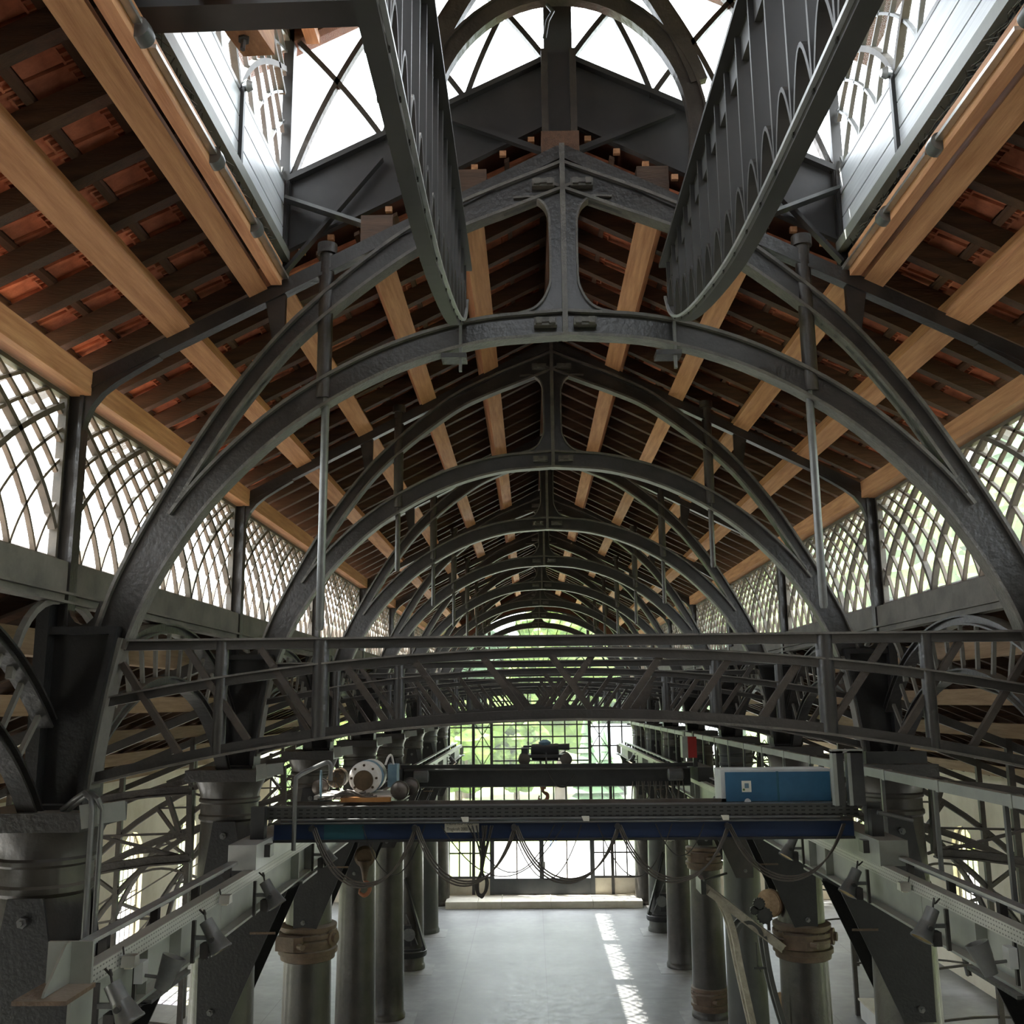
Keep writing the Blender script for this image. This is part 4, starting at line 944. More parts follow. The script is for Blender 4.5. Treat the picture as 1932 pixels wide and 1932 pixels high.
# ================================================================= FRONT BRIDGE CRANE (blue)
CY = 11.0
cr = thing('bridge_crane', 'blue bridge crane with punched cable tray spanning between the runways', 'crane', (0, CY, 0))
MB().box(-3.05, 3.02, -0.12, 0.10, 6.32, 6.50).obj('girder', 'blue_paint', cr)
MB().box(-3.05, 3.02, -0.15, 0.13, 6.30, 6.325).obj('girder_flange', 'dark_steel', cr)
MB().box(-2.52, -2.10, -0.125, -0.118, 6.32, 6.50).obj('teal_patch', 'teal_paint', cr)
MB().box(-3.05, 3.02, 0.55, 0.75, 6.36, 6.56).obj('girder', 'blue_paint', cr)
MB().box(-3.12, 3.05, -0.22, -0.20, 6.555, 6.66).obj('cable_tray', 'tray_dark', cr)
MB().box(-3.12, 3.05, -0.22, -0.04, 6.655, 6.667).obj('tray_lip', 'lamp_grey', cr)
MB().box(-3.12, 3.05, -0.22, -0.04, 6.545, 6.557).obj('tray_base', 'dark_steel', cr)
MB().tube([(-2.95, -0.24, 6.540), (2.85, -0.24, 6.535)], 0.013, 8).obj('guide_tube', 'lamp_grey', cr, 50)
MB().tube([(-2.95, -0.24, 6.505), (2.85, -0.24, 6.50)], 0.010, 8).obj('guide_tube', 'lamp_grey', cr, 50)
MB().box(-3.1, 3.0, -0.18, -0.13, 6.484, 6.50).obj('cable_track', 'rail_steel', cr)
for x in (-1.03, 0.22, 1.66): MB().prism([(x - 0.04, 6.56), (x + 0.04, 6.56), (x + 0.04, 6.51), (x - 0.02, 6.51)], 'xz', -0.275, -0.255).obj('tag_plate', 'label_white', cr)
MB().box(-2.95, 2.95, 0.60, 0.66, 6.60, 6.64).obj('trolley_rail', 'rail_steel', cr)
MB().box(-2.95, 2.95, -0.02, 0.04, 6.667, 6.70).obj('trolley_rail', 'rail_steel', cr)
for s in (-1, 1):
    MB().box(*sorted((s * 3.06, s * 3.34)), -0.75, 1.35, 6.12, 6.36).obj('end_carriage', 'cabinet_grey' if s < 0 else 'grey_paint', cr)
    MB().box(*sorted((s * 3.10, s * 3.24)), -0.34, -0.22, 6.05, 6.68).obj('end_upright', 'dark_steel', cr)
    for y in (-0.5, 1.1): MB().lathe([(0.12, -0.05), (0.12, 0.05), (0.10, 0.05), (0.10, 0.08)], (s * RX, y, 6.21), 22, (1, 0, 0)).obj('wheel', 'dark_steel', cr, 40)
    MB().box(*sorted((s * 3.0, s * 3.08)), -0.45, -0.30, 6.2, 6.32).obj('rail_wiper', 'dark_steel', cr)
# hoist trolley on the crane
ho = thing('hoist_trolley', 'white and pale blue electric hoist trolley on the left of the blue crane', 'hoist', (-2.16, CY + 0.32, 6.70))
MB().box(-0.50, 0.32, -0.34, 0.34, 0.02, 0.06).obj('deck', 'hoist_white', ho)
MB().box(-0.20, 0.33, -0.42, -0.34, 0.0, 0.045).obj('drip_tray', 'orange_paint', ho)
MB().lathe([(0.05, -0.30), (0.10, -0.295), (0.155, -0.27), (0.175, -0.22), (0.175, -0.17), (0.165, -0.165), (0.165, 0.05), (0.175, 0.06), (0.175, 0.24), (0.15, 0.28), (0.05, 0.29)], (0.02, 0.02, 0.235), 32, (0, 1, 0)).obj('drum_casing', 'hoist_white', ho, 35)
MB().lathe([(0.105, -0.325), (0.105, -0.29), (0.03, -0.285)], (0.02, 0.02, 0.215), 28, (0, 1, 0)).obj('gear_cover', 'dirty_brass', ho, 40)
b = MB()
for i in range(8): a = math.pi * 2 * i / 8; b.lathe([(0.014, -0.292), (0.014, -0.268)], (0.02 + 0.135 * math.cos(a), 0.02, 0.235 + 0.135 * math.sin(a)), 8, (0, 1, 0))
b.obj('casing_bolts', 'dirty_brass', ho)
MB().lathe([(0.03, 0), (0.10, 0.0), (0.178, 0.12), (0.178, 0.16)], (0.02, -0.15, 0.235), 32, (0, 1, 0)).obj('casing_band', 'hoist_blue', ho, 40)
MB().lathe([(0.03, -0.20), (0.075, -0.19), (0.095, -0.15), (0.095, -0.05), (0.10, -0.05), (0.10, 0.12), (0.09, 0.16)], (-0.30, -0.05, 0.225), 24, (0, 1, 0)).obj('motor', 'dirty_brass', ho, 35)
b = MB()
for i in range(12): a = math.pi * 2 * i / 12; b.bar((-0.30 + 0.03 * math.cos(a), -0.252, 0.225 + 0.03 * math.sin(a)), (-0.30 + 0.085 * math.cos(a), -0.235, 0.225 + 0.085 * math.sin(a)), 0.008, 0.02, (0, 1, 0))
b.obj('motor_fins', 'rubber', ho)
MB().box(0.24, 0.34, 0.0, 0.22, 0.12, 0.36).obj('terminal_box', 'hoist_blue', ho)
MB().tube(spline([(0.22, -0.05, 0.36), (0.25, -0.05, 0.44), (0.28, -0.02, 0.46), (0.30, 0.02, 0.36)], 5), 0.012, 8).obj('lifting_eye', 'hoist_white', ho, 50)
for x, y in ((0.40, -0.22), (0.46, 0.26), (-0.56, 0.26)):
    MB().lathe([(0.05, -0.05), (0.10, -0.045), (0.10, -0.02), (0.085, -0.02), (0.085, 0.03), (0.05, 0.05), (0.02, 0.05), (0.02, 0.09)], (x, y, 0.10), 26, (0, -1, 0)).obj('trolley_wheel', 'rail_steel', ho, 35)
MB().tube(spline([(-0.64, -0.60, -0.46), (-0.64, -0.60, 0.20), (-0.62, -0.58, 0.28), (-0.54, -0.50, 0.33), (-0.38, -0.40, 0.405), (-0.33, -0.38, 0.40), (-0.32, -0.37, 0.35), (-0.32, -0.37, 0.22)], 5), 0.024, 12).obj('cable_guide_pipe', 'lamp_grey', ho, 50)
MB().tube([(-0.42, -0.38, 0.33), (-0.42, -0.36, 0.02)], 0.012, 8).obj('support_rod', 'hoist_blue', ho, 50)
for i in range(4):
    p = [(-0.45 + 0.08 * i, -0.36, 0.03), (-0.28 + 0.05 * i, -0.40, 0.06 + 0.02 * i), (-0.10 + 0.06 * i, -0.38, 0.075 - 0.01 * i), (0.06 + 0.04 * i, -0.36, 0.10 - 0.015 * i)]
    MB().tube(spline(p, 5), 0.012, 8).obj('loose_cable', 'cable_grey', ho, 60)
# hook block below the hoist
hb = thing('hook_block', 'brown crane hook block with dark hook hanging from the blue crane', 'hook', (-2.10, CY - 0.02, 5.78))
MB().lathe([(0.0, -0.045), (0.08, -0.045), (0.11, -0.02), (0.11, 0.02), (0.08, 0.045), (0, 0.045)], (0, 0, 0.36), 28, (0, 1, 0)).obj('sheave_housing', 'dirty_brass', hb, 35)
MB().lathe([(0.085, 0.32), (0.045, 0.24), (0.03, 0.17), (0.022, 0.12)], (0, 0, 0), 16).obj('swivel', 'dirty_brass', hb, 35)
MB().tube(spline([(0, 0, 0.16), (0.0, 0, 0.12), (0.05, 0, 0.075), (0.048, 0, 0.01), (0.0, 0, -0.03), (-0.05, 0, 0.0), (-0.045, 0, 0.05)], 5), [0.018] * 8 + [0.022] * 14 + [0.018] * 4 + [0.010] * 5, 10).obj('hook', 'hook_red', hb, 50)
for x in (-0.08, 0.08): MB().tube([(x, 0, 0.36), (x * 0.9, 0, 0.56)], 0.006, 6).obj('wire_rope', 'cable_grey', hb)
# festoon cables
pk = [-2.62, -1.55, -0.52, 0.55, 1.68, 2.86]; dip = [5.87, 5.88, 5.90, 5.90, 5.91]
NTH = ['first', 'second', 'third', 'fourth', 'fifth']
for i in range(5):
    t = thing('festoon_cable', f'sagging grey festoon cable bundle under the blue crane, {NTH[i]} loop from the hoist', 'cable', (0, CY - 0.27, 0), 'festoon cable loops of the blue crane')
    for j in range(3):
        xa, xb, zd = pk[i] + 0.018 * j, pk[i + 1] + 0.018 * j, dip[i] + 0.02 * j
        pts = []
        for q in range(25):
            u = q / 24 * 2 - 1; sg = 1 - (math.cosh(2.1 * u) - 1) / (math.cosh(2.1) - 1)
            e = 0.03 * math.exp(-((1 - abs(u)) / 0.05) ** 2) * 0
            pts.append((lerp(xa, xb, q / 24), 0.012 * j, lerp(6.465, zd, sg) - e))
        MB().tube(pts, 0.0088, 7).obj('cable', 'cable_grey', t, 60)
    MB().lathe([(0.03, -0.03), (0.03, 0.03)], (pk[i], 0, 6.455), 12, (0, 1, 0)).obj('cable_hanger', 'dark_steel', t, 40)
thin = [(-2.10, -1.45, 5.98), (-1.28, 0.0, 5.96), (-1.0, -0.10, 6.0), (-0.55, 0.18, 5.93), (0.35, 1.12, 5.95), (0.95, 1.45, 6.15)]
for i, (xa, xb, zd) in enumerate(thin):
    pts = [(lerp(xa, xb, q / 20), 0, lerp(6.47, zd, 1 - (2 * q / 20 - 1) ** 2)) for q in range(21)]
    o = MB().tube(pts, 0.0055, 6).obj('thin_cable', 'rubber', None, 60, (0, CY - 0.21, 0))
    tag(o, f'thin single cable loop hanging behind the festoon cables, {ORD[i + 1].replace("nearest", "first")} counted from the hoist end', 'cable', 'thin cable loops of the blue crane')
t = thing('cable_coil', 'bundle of dark cables knotted into a hanging loop below the crane sign', 'cable', (-0.86, CY - 0.24, 0))
for i, (xo, r_) in enumerate(((0.0, 0.045), (0.02, 0.06), (-0.015, 0.052), (0.03, 0.04))):
    pts = [(xo * 3 - 0.05, 0, 6.47), (xo, 0.01, 6.20), (xo * 0.3, 0.01, 6.03), (xo * 0.3 - r_, 0.0, 5.90), (xo * 0.3 - r_ * 0.8, 0, 5.82 - 0.01 * i), (xo * 0.3, 0, 5.79 - 0.01 * i), (xo * 0.3 + r_ * 0.8, 0, 5.83), (xo * 0.3 + r_, 0, 5.93), (xo * 0.5, -0.01, 6.05), (xo * 2 + 0.06, 0, 6.47)]
    MB().tube(spline(pts, 4), 0.009, 7).obj('cable', 'rubber', t, 60)
# sign
sg = thing('load_sign', 'small white enamel load sign on the blue crane girder', 'sign', (-1.07, CY - 0.128, 6.475))
MB().box(-0.18, 0.18, -0.006, 0.0, -0.085, 0.075).obj('plate', 'label_white', sg)
def text(s_, size, loc, parent, m, name='lettering'):
    cu = bpy.data.curves.new(name, 'FONT'); cu.body = s_; cu.size = size; cu.extrude = 0.0006; cu.align_x = 'LEFT'
    o = bpy.data.objects.new('tmp', cu); COL.objects.link(o); bpy.context.view_layer.update()
    me = bpy.data.meshes.new_from_object(o.evaluated_get(bpy.context.evaluated_depsgraph_get())); bpy.data.objects.remove(o)
    me.materials.clear(); me.materials.append(MATS[m]); q = link(name, me, parent, loc); q.rotation_euler = (math.pi / 2, 0, 0); return q
a_ = text('HERMES 1500', 0.046, (-0.158, -0.0075, -0.008), sg, 'ink'); a_.scale = (1.02, 1, 1)
a_ = text('Tragkraft 2000 kg', 0.046, (-0.158, -0.0075, -0.066), sg, 'ink'); a_.scale = (0.80, 1, 1)
# control cabinet
cb = thing('control_cabinet', 'long blue control cabinet with grey frame standing on the blue crane', 'cabinet', (2.27, CY + 0.12, 6.667))
MB().box(-0.59, 0.58, -0.14, 0.25, 0.0, 0.33).obj('body', 'cabinet_grey', cb)
for x0_, x1_ in ((-0.545, -0.005), (0.02, 0.56)): MB().box(x0_, x1_, -0.155, -0.14, 0.005, 0.305).obj('door', 'cabinet_blue', cb)
MB().box(-0.005, 0.02, -0.15, -0.14, 0.0, 0.31).obj('centre_strip', 'teal_paint', cb)
MB().box(-0.375, -0.275, -0.158, -0.155, 0.10, 0.215).obj('sticker', 'label_white', cb)
MB().lathe([(0.012, 0), (0.012, 0.004)], (-0.355, -0.157, 0.125), 12, (0, -1, 0)).obj('sticker_mark', 'leaf', cb)
MB().box(-0.345, -0.30, -0.1595, -0.158, 0.14, 0.19).obj('sticker_mark', 'hoist_blue', cb)
MB().lathe([(0.035, 0), (0.03, 0.02), (0.01, 0.022)], (-0.32, -0.155, 0.0), 18, (0, -1, 0)).obj('cable_gland', 'cabinet_grey', cb, 40)
# current collector frame to the upper rail
cf = thing('collector_frame', 'upright steel frame linking the blue crane to the grey power rail', 'frame', (0, CY - 0.4, 0))
for x0_, x1_, m_ in ((2.75, 2.79, 'grey_paint'), (2.79, 2.86, 'dark_steel'), (2.90, 2.935, 'grey_paint'), (2.935, 3.06, 'dark_steel')): MB().box(x0_, x1_, -0.05, 0.05, 6.66, 7.2).obj('upright', m_, cf)
MB().box(2.75, 3.06, -0.05, 0.05, 7.18, 7.215).obj('cap_rail', 'grey_paint', cf)
MB().box(3.10, 3.72, -0.03, 0.03, 7.07, 7.19).obj('collector_arm', 'dark_steel', cf)
MB().box(3.10, 3.22, -0.05, 0.05, 6.06, 6.62).obj('lower_upright', 'dark_steel', cf)
MB().tube([(3.15, -0.1, 6.60), (3.5, -0.1, 6.52)], 0.022, 10).obj('buffer_rod', 'lamp_grey', cf, 50)
# ================================================================= REAR CRANE
RY = 21.5
rc = thing('bridge_crane', 'dark distant bridge crane spanning the nave behind the blue crane', 'crane', (0, RY, 0))
MB().box(-3.0, 2.95, -0.14, 0.14, 6.02, 6.34).obj('girder', 'dark_steel', rc)
MB().box(-3.0, 2.95, -0.20, 0.20, 6.34, 6.37).obj('girder_flange', 'lamp_grey', rc)
MB().box(-3.0, 2.95, -0.17, 0.17, 6.00, 6.02).obj('girder_flange', 'lamp_grey', rc)
MB().box(-3.05, 2.95, 0.6, 0.85, 6.05, 6.36).obj('girder', 'dark_steel', rc)
MB().box(-3.05, 3.0, -0.28, -0.24, 6.40, 6.47).obj('cable_rail', 'dark_steel', rc)
MB().box(-3.0, 2.9, -0.03, 0.03, 6.37, 6.42).obj('trolley_rail', 'rail_steel', rc)
for s in (-1, 1):
    MB().box(*sorted((s * 3.02, s * 3.32)), -0.7, 1.4, 6.12, 6.40).obj('end_carriage', 'dark_steel', rc)
    MB().lathe([(0.10, -0.16), (0.12, -0.14), (0.12, 0.14), (0.08, 0.16)], (s * 2.62, -0.32, 6.24), 20, (1, 0, 0)).obj('drive_motor', 'lamp_grey', rc, 40)
    for y in (-0.45, 1.15): MB().lathe([(0.12, -0.05), (0.12, 0.05)], (s * RX, y, 6.21), 22, (1, 0, 0)).obj('wheel', 'dark_steel', rc, 40)
tr = thing('hoist_trolley', 'small dark hoist trolley with four wheels on the distant crane', 'hoist', (-0.05, RY + 0.3, 6.42))
MB().box(-0.50, 0.50, -0.36, 0.36, 0.16, 0.22).obj('chassis', 'dark_steel', tr)
MB().box(-0.50, -0.36, -0.36, 0.36, 0.16, 0.36).obj('chassis_end', 'dark_steel', tr)
MB().lathe([(0.05, -0.30), (0.17, -0.28), (0.18, 0.28), (0.05, 0.30)], (0.0, 0, 0.26), 24, (1, 0, 0)).obj('rope_drum', 'black_iron', tr, 35)
MB().lathe([(0.0, 0), (0.10, 0.0), (0.14, 0.06), (0.05, 0.12), (0, 0.12)], (0.0, 0, 0.40), 20).obj('drum_cover', 'hoist_blue', tr, 40)
MB().box(-0.46, 0.48, -0.05, 0.05, 0.36, 0.40).obj('top_bar', 'dark_steel', tr)
MB().lathe([(0.06, -0.12), (0.07, 0.12)], (0.40, -0.1, 0.37), 16, (1, 0, 0)).obj('motor', 'dark_steel', tr, 40)
for x in (-0.44, 0.44):
    for y in (-0.34, 0.34): MB().lathe([(0.07, -0.04), (0.125, -0.035), (0.125, 0.03), (0.05, 0.05)], (x, y, 0.125), 22, (0, -1, 0)).obj('wheel', 'rail_steel', tr, 40)
MB().tube(spline([(0.02, -0.30, 0.26), (0.03, -0.42, 0.02), (0.10, -0.46, -0.20), (0.22, -0.48, -0.38), (0.38, -0.48, -0.42), (0.52, -0.48, -0.30), (0.60, -0.46, -0.18)], 5), 0.016, 7).obj('supply_cable', 'rubber', tr, 60)
hk = thing('crane_hook', 'orange red crane hook hanging below the distant crane', 'hook', (-0.10, RY + 0.28, 5.72))
MB().box(-0.09, 0.09, -0.05, 0.05, 0.27, 0.31).obj('crosshead', 'hook_red', hk)
MB().lathe([(0.06, 0.20), (0.07, 0.27)], (0, 0, 0), 16).obj('swivel', 'hook_red', hk, 40)
MB().tube(spline([(0, 0, 0.22), (0, 0, 0.15), (0.085, 0, 0.09), (0.08, 0, 0.0), (0, 0, -0.05), (-0.09, 0, 0.0), (-0.08, 0, 0.07)], 5), [0.03] * 8 + [0.04] * 14 + [0.03] * 4 + [0.016] * 5, 10).obj('hook', 'hook_red', hk, 50)
for x in (-0.06, 0.06): MB().tube([(x, 0, 0.3), (x, 0, 1.0)], 0.007, 6).obj('wire_rope', 'cable_grey', hk)
places_ = ['first', 'second', 'third', 'fourth', 'fifth', 'sixth', 'seventh', 'eighth', 'ninth']
for i in range(9):
    x = 1.75 + i * 0.12; L = random.uniform(0.35, 0.75)
    pts = [(x, 0, 6.1), (x - 0.03, 0, 6.1 - L * 0.6), (x + 0.03, 0, 6.1 - L), (x + 0.09, 0, 6.1 - L * 0.6), (x + 0.07, 0, 6.1)]
    tag(MB().tube(spline(pts, 5), 0.014, 6).obj('pendant_cable', 'cable_grey', None, 60, (0, RY - 0.22, 0)), f'short dark cable loop under the distant crane, {places_[i]} of the bunch from the middle', 'cable', 'cable loops bunched under the distant crane')
rb = thing('switch_box', 'red switch box with pale side hanging above the distant crane', 'box', (2.92, RY - 0.4, 6.58))
MB().box(-0.06, 0.12, -0.15, 0.15, 0, 0.42).obj('body', 'red_paint', rb); MB().box(-0.17, -0.06, -0.15, 0.15, 0.0, 0.43).obj('side_panel', 'grey_paint', rb)
MB().box(0.06, 0.14, -0.06, 0.06, -0.19, 0.0).obj('stand', 'dark_steel', rb)
for x in (-0.1, 0.08): MB().box(x - 0.015, x + 0.015, -0.02, 0.02, 0.42, 0.52).obj('hanger', 'lamp_grey', rb)
# ================================================================= UPPER POWER RAIL on the right
pr = thing('power_rail', 'pale grey sectional power rail running high along the right columns', 'rail', (3.5, 0, 0))
y = 6.8
while y < 38.5:
    MB().box(-0.04, 0.04, y + 0.01, y + 1.44, 6.87, 6.965).obj('rail_section', 'grey_paint', pr)
    MB().box(-0.048, 0.048, y - 0.03, y + 0.03, 6.862, 6.972).obj('joint_sleeve', 'grey_paint', pr)
    MB().box(0.0, 0.035, y + 0.20, y + 0.24, 6.06, 6.87).obj('support_post', 'lamp_grey', pr)
    y += 1.45
for k in range(1, 9): MB().box(0.0, 0.56, D(k) - 0.03, D(k) + 0.03, 6.79, 6.85).obj('wall_arm', 'dark_steel', pr)
# ================================================================= COLLARS AND JIB CRANES
def collar(name_label, x, y, z, sgn):
    t = thing('swivel_collar', name_label, 'collar', (x, y, z), 'swivel collars around the columns')
    MB().lathe([(0.40, -0.30), (0.44, -0.28), (0.45, -0.20), (0.48, -0.19), (0.48, -0.12), (0.43, -0.11), (0.43, -0.03), (0.47, -0.02), (0.47, 0.03), (0.43, 0.05), (0.43, 0.17), (0.465, 0.18), (0.465, 0.24), (0.40, 0.27)], n=40).obj('ring', 'rust_collar', t, 30)
    MB().lathe([(0.425, -0.02), (0.475, 0.0), (0.475, 0.06), (0.425, 0.08)], (0, 0, 0.07), 36).obj('band', 'rust_collar', t, 30)
    for i in range(20):
        a = math.pi * 2 * i / 20; MB().lathe([(0.018, 0), (0.018, 0.03)], (0.44 * math.cos(a), 0.44 * math.sin(a), 0.13), 6, (math.cos(a), math.sin(a), 0)).obj('rivet', 'rust_collar', t)
    MB().prism([(-0.42, -0.50), (-0.10, -0.62), (0.02, -0.60), (0.02, -0.36), (-0.36, -0.30)], 'xy', -0.07, 0.15).obj('pivot_block', 'rust_collar', t)
    MB().lathe([(0.045, 0), (0.045, 0.12)], (-0.02, -0.60, 0.02), 14, (0.5, -0.5, 0)).obj('pin', 'rust_collar', t, 40)
    MB().lathe([(0.13, 0), (0.13, 0.05), (0.07, 0.05), (0.07, 0.10)], (0.42, -0.16, 0.06), 22, (1, -0.5, 0)).obj('roller', 'rust_collar', t, 40)
    return t
collar('rusty swivel collar with rollers around the third left column', -WC, D(3), 3.92, 1)
collar('rusty swivel collar with rollers around the third right column', WC, D(3), 3.90, -1)
collar('rusty swivel collar at the foot of the fifth right column', WC, D(5), 0.45, 1)
collar('rusty swivel collar high on the fifth right column', WC, D(5), 3.8, 1)
# big jib on the third right column
jb = thing('wall_jib_crane', 'pale timber and iron jib crane swung out from the third right column', 'jib crane', (WC, D(3) - 0.4, 0))
for dy in (-0.16, 0.16):
    MB().sweep([(-0.45, dy, 3.86), (-1.0, dy, 4.28), (-1.66, dy, 4.80)], iprof(0.09, 0.13, 0.03, 0.02), (0, 1, 0)).obj('jib_beam', 'column_grey' if dy > 0 else 'stone_block', jb)
    MB().sweep([(p[0], dy, p[1]) for p in spline([(-1.60, 4.72), (-1.42, 4.58), (-1.28, 4.32), (-1.20, 4.0), (-1.14, 3.6), (-0.92, 2.4), (-0.72, 1.2), (-0.56, 0.55)], 5)], rect(0.10, 0.09), (0, 1, 0)).obj('curved_strut', 'stone_block', jb)
    MB().sweep([(p[0], dy, p[1]) for p in spline([(-0.74, 4.05), (-0.66, 3.4), (-0.46, 2.6), (-0.22, 1.9)], 4)], rect(0.07, 0.07), (0, 1, 0)).obj('back_strut', 'column_grey', jb)
    MB().sweep([(-0.98 + 0.20 * math.cos(a), dy, 4.02 + 0.24 * math.sin(a)) for a in [math.pi * i / 10 for i in range(11)]], rect(0.05, 0.06), (0, 1, 0)).obj('hoop', 'column_grey', jb)
MB().box(-1.72, -1.64, -0.26, 0.26, 4.70, 4.92).obj('end_bracket', 'dark_steel', jb)
MB().tube([(-1.68, -0.30, 4.92), (-1.2, 0.34, 4.92)], 0.02, 8).obj('tie_bar', 'dark_steel', jb)
for x, z, r in ((-0.78, 4.52, 0.09), (-0.70, 4.34, 0.12), (-0.86, 4.42, 0.06)):
    b = MB().lathe([(r * 0.4, -0.10), (r, -0.10), (r, -0.06), (r * 0.5, -0.06), (r * 0.5, 0.10)], (x, 0.0, z), 18, (0, 1, 0))
    for i in range(14):
        a = math.pi * 2 * i / 14; b.box(x + r * math.cos(a) - 0.01, x + r * math.cos(a) + 0.01, -0.10, -0.06, z + r * math.sin(a) - 0.01, z + r * math.sin(a) + 0.01)
    b.obj('gear_wheel', 'dark_steel', jb, 35)
b = MB().lathe([(0.22, -0.04), (0.22, 0.04), (0.20, 0.05), (0.20, -0.05)], (-0.50, 0.35, 4.45), 28, (0.9, 1, 0)); b.obj('wooden_wheel', 'aisle_wood', jb, 35)
for i in range(10): MB().box(-0.51, -0.49, 0.29, 0.32, 4.27 + i * 0.04, 4.28 + i * 0.04).obj('wheel_groove', 'rafter_wood', jb)
MB().lathe([(0.17, -0.04), (0.17, 0.04)], (-0.35, 0.45, 2.9), 8, (0.9, 1, 0)).obj('wooden_wheel', 'aisle_wood', jb)
MB().tube([(-0.86, -0.1, 3.95), (-0.86, -0.1, 3.6), (-0.80, -0.05, 3.5)], 0.012, 8).obj('crank_rod', 'dark_steel', jb)
MB().box(-0.92, -0.72, -0.12, -0.08, 3.55, 3.58).obj('crank_handle', 'dark_steel', jb)
# folded jibs at the feet of far columns
def foot_jib(s, k, lab):
    t = thing('folded_jib', lab, 'jib crane', (s * WC, D(k), 0), 'folded jibs at the far columns')
    MB().lathe([(0.50, 0.36), (0.52, 0.40), (0.52, 0.52), (0.47, 0.54), (0.47, 0.60)], n=30).obj('ring', 'black_iron', t, 30)
    for dy in (-0.52, -0.40):
        MB().bar((-s * 0.52, dy, 0.62), (s * 0.10, dy, 2.62), 0.05, 0.10, (0, 1, 0)).obj('jib_strut', 'black_iron', t)
    MB().box(*sorted((-s * 0.10, s * 0.22)), -0.56, -0.42, 0.72, 1.3).obj('gear_case', 'black_iron', t)
    MB().lathe([(0.16, -0.02), (0.18, -0.02), (0.18, 0.02), (0.16, 0.02)], (-s * 0.05, -0.58, 1.05), 20, (0, 1, 0)).obj('hand_wheel', 'lamp_grey', t, 40)
    MB().bar((-s * 0.3, -0.5, 0.75), (s * 0.05, -0.5, 1.6), 0.025, 0.03, (0, 1, 0)).obj('brace', 'lamp_grey', t)
    MB().lathe([(0.07, -0.05), (0.07, 0.05)], (-s * 0.46, -0.5, 0.66), 14, (0, 1, 0)).obj('pivot', 'dark_steel', t, 40)
foot_jib(-1, 6, 'black folded jib with hand wheel at the foot of the sixth left column')
foot_jib(1, 7, 'black folded jib with gear case at the foot of the seventh right column')
# pulley with chain
t = thing('chain_wheel', 'pale toothed chain wheel hanging beside the sixth right column', 'wheel', (3.72, D(6) - 0.6, 3.9))
b = MB().lathe([(0.22, -0.02), (0.27, -0.02), (0.27, 0.02), (0.22, 0.02)], (0, 0, 0), 26, (0, 1, 0)); b.obj('rim', 'label_white', t, 40)
for i in range(18): a = math.pi * 2 * i / 18; MB().box(0.27 * math.cos(a) - 0.015, 0.27 * math.cos(a) + 0.015, -0.02, 0.02, 0.27 * math.sin(a) - 0.015, 0.27 * math.sin(a) + 0.015).obj('tooth', 'label_white', t)
MB().bar((0, 0, 0.0), (0.2, 0.3, 0.9), 0.03, 0.03).obj('hanger', 'dark_steel', t)
# stone and plinth in the right aisle
b = MB(); n = 14
for i in range(8):
    z = i / 7 * 0.75; r = 0.42 * (0.95 + 0.12 * math.sin(i * 1.7)) * (1 if i < 7 else 0.6)
    for j in range(n): a = 2 * math.pi * j / n; q = r * (1 + 0.10 * math.sin(3 * a + i * 1.3) + random.uniform(-.05, .05)); b.v.append((q * math.cos(a), q * math.sin(a), z))
for i in range(7):
    for j in range(n): b.f.append((i * n + j, i * n + (j + 1) % n, (i + 1) * n + (j + 1) % n, (i + 1) * n + j))
b.f.append(tuple(7 * n + j for j in range(n)))
t = thing('exhibit_stone', 'rough grey stone block with dark iron top standing in the right aisle', 'stone', (7.9, 19.6, 0)); b.obj('rock', 'stone_block', t)
MB().box(-0.35, 0.35, -0.25, 0.25, 0.75, 0.85).obj('iron_top', 'black_iron', t); MB().lathe([(0.3, -0.9), (0.3, 0.9)], (-0.55, 0.6, 1.35), 24, (0.5, -1, -0.3)).obj('dark_barrel', 'black_iron', t, 40)
t = thing('low_plinth', 'low white display plinth along the right aisle floor', 'plinth', (8.2, 24.0, 0))
MB().box(-0.5, 0.5, -2.6, 2.6, 0, 0.42).obj('plinth_body', 'house_wall', t); MB().box(-0.54, 0.54, -2.64, 2.64, 0.42, 0.46).obj('plinth_top', 'step_stone', t)
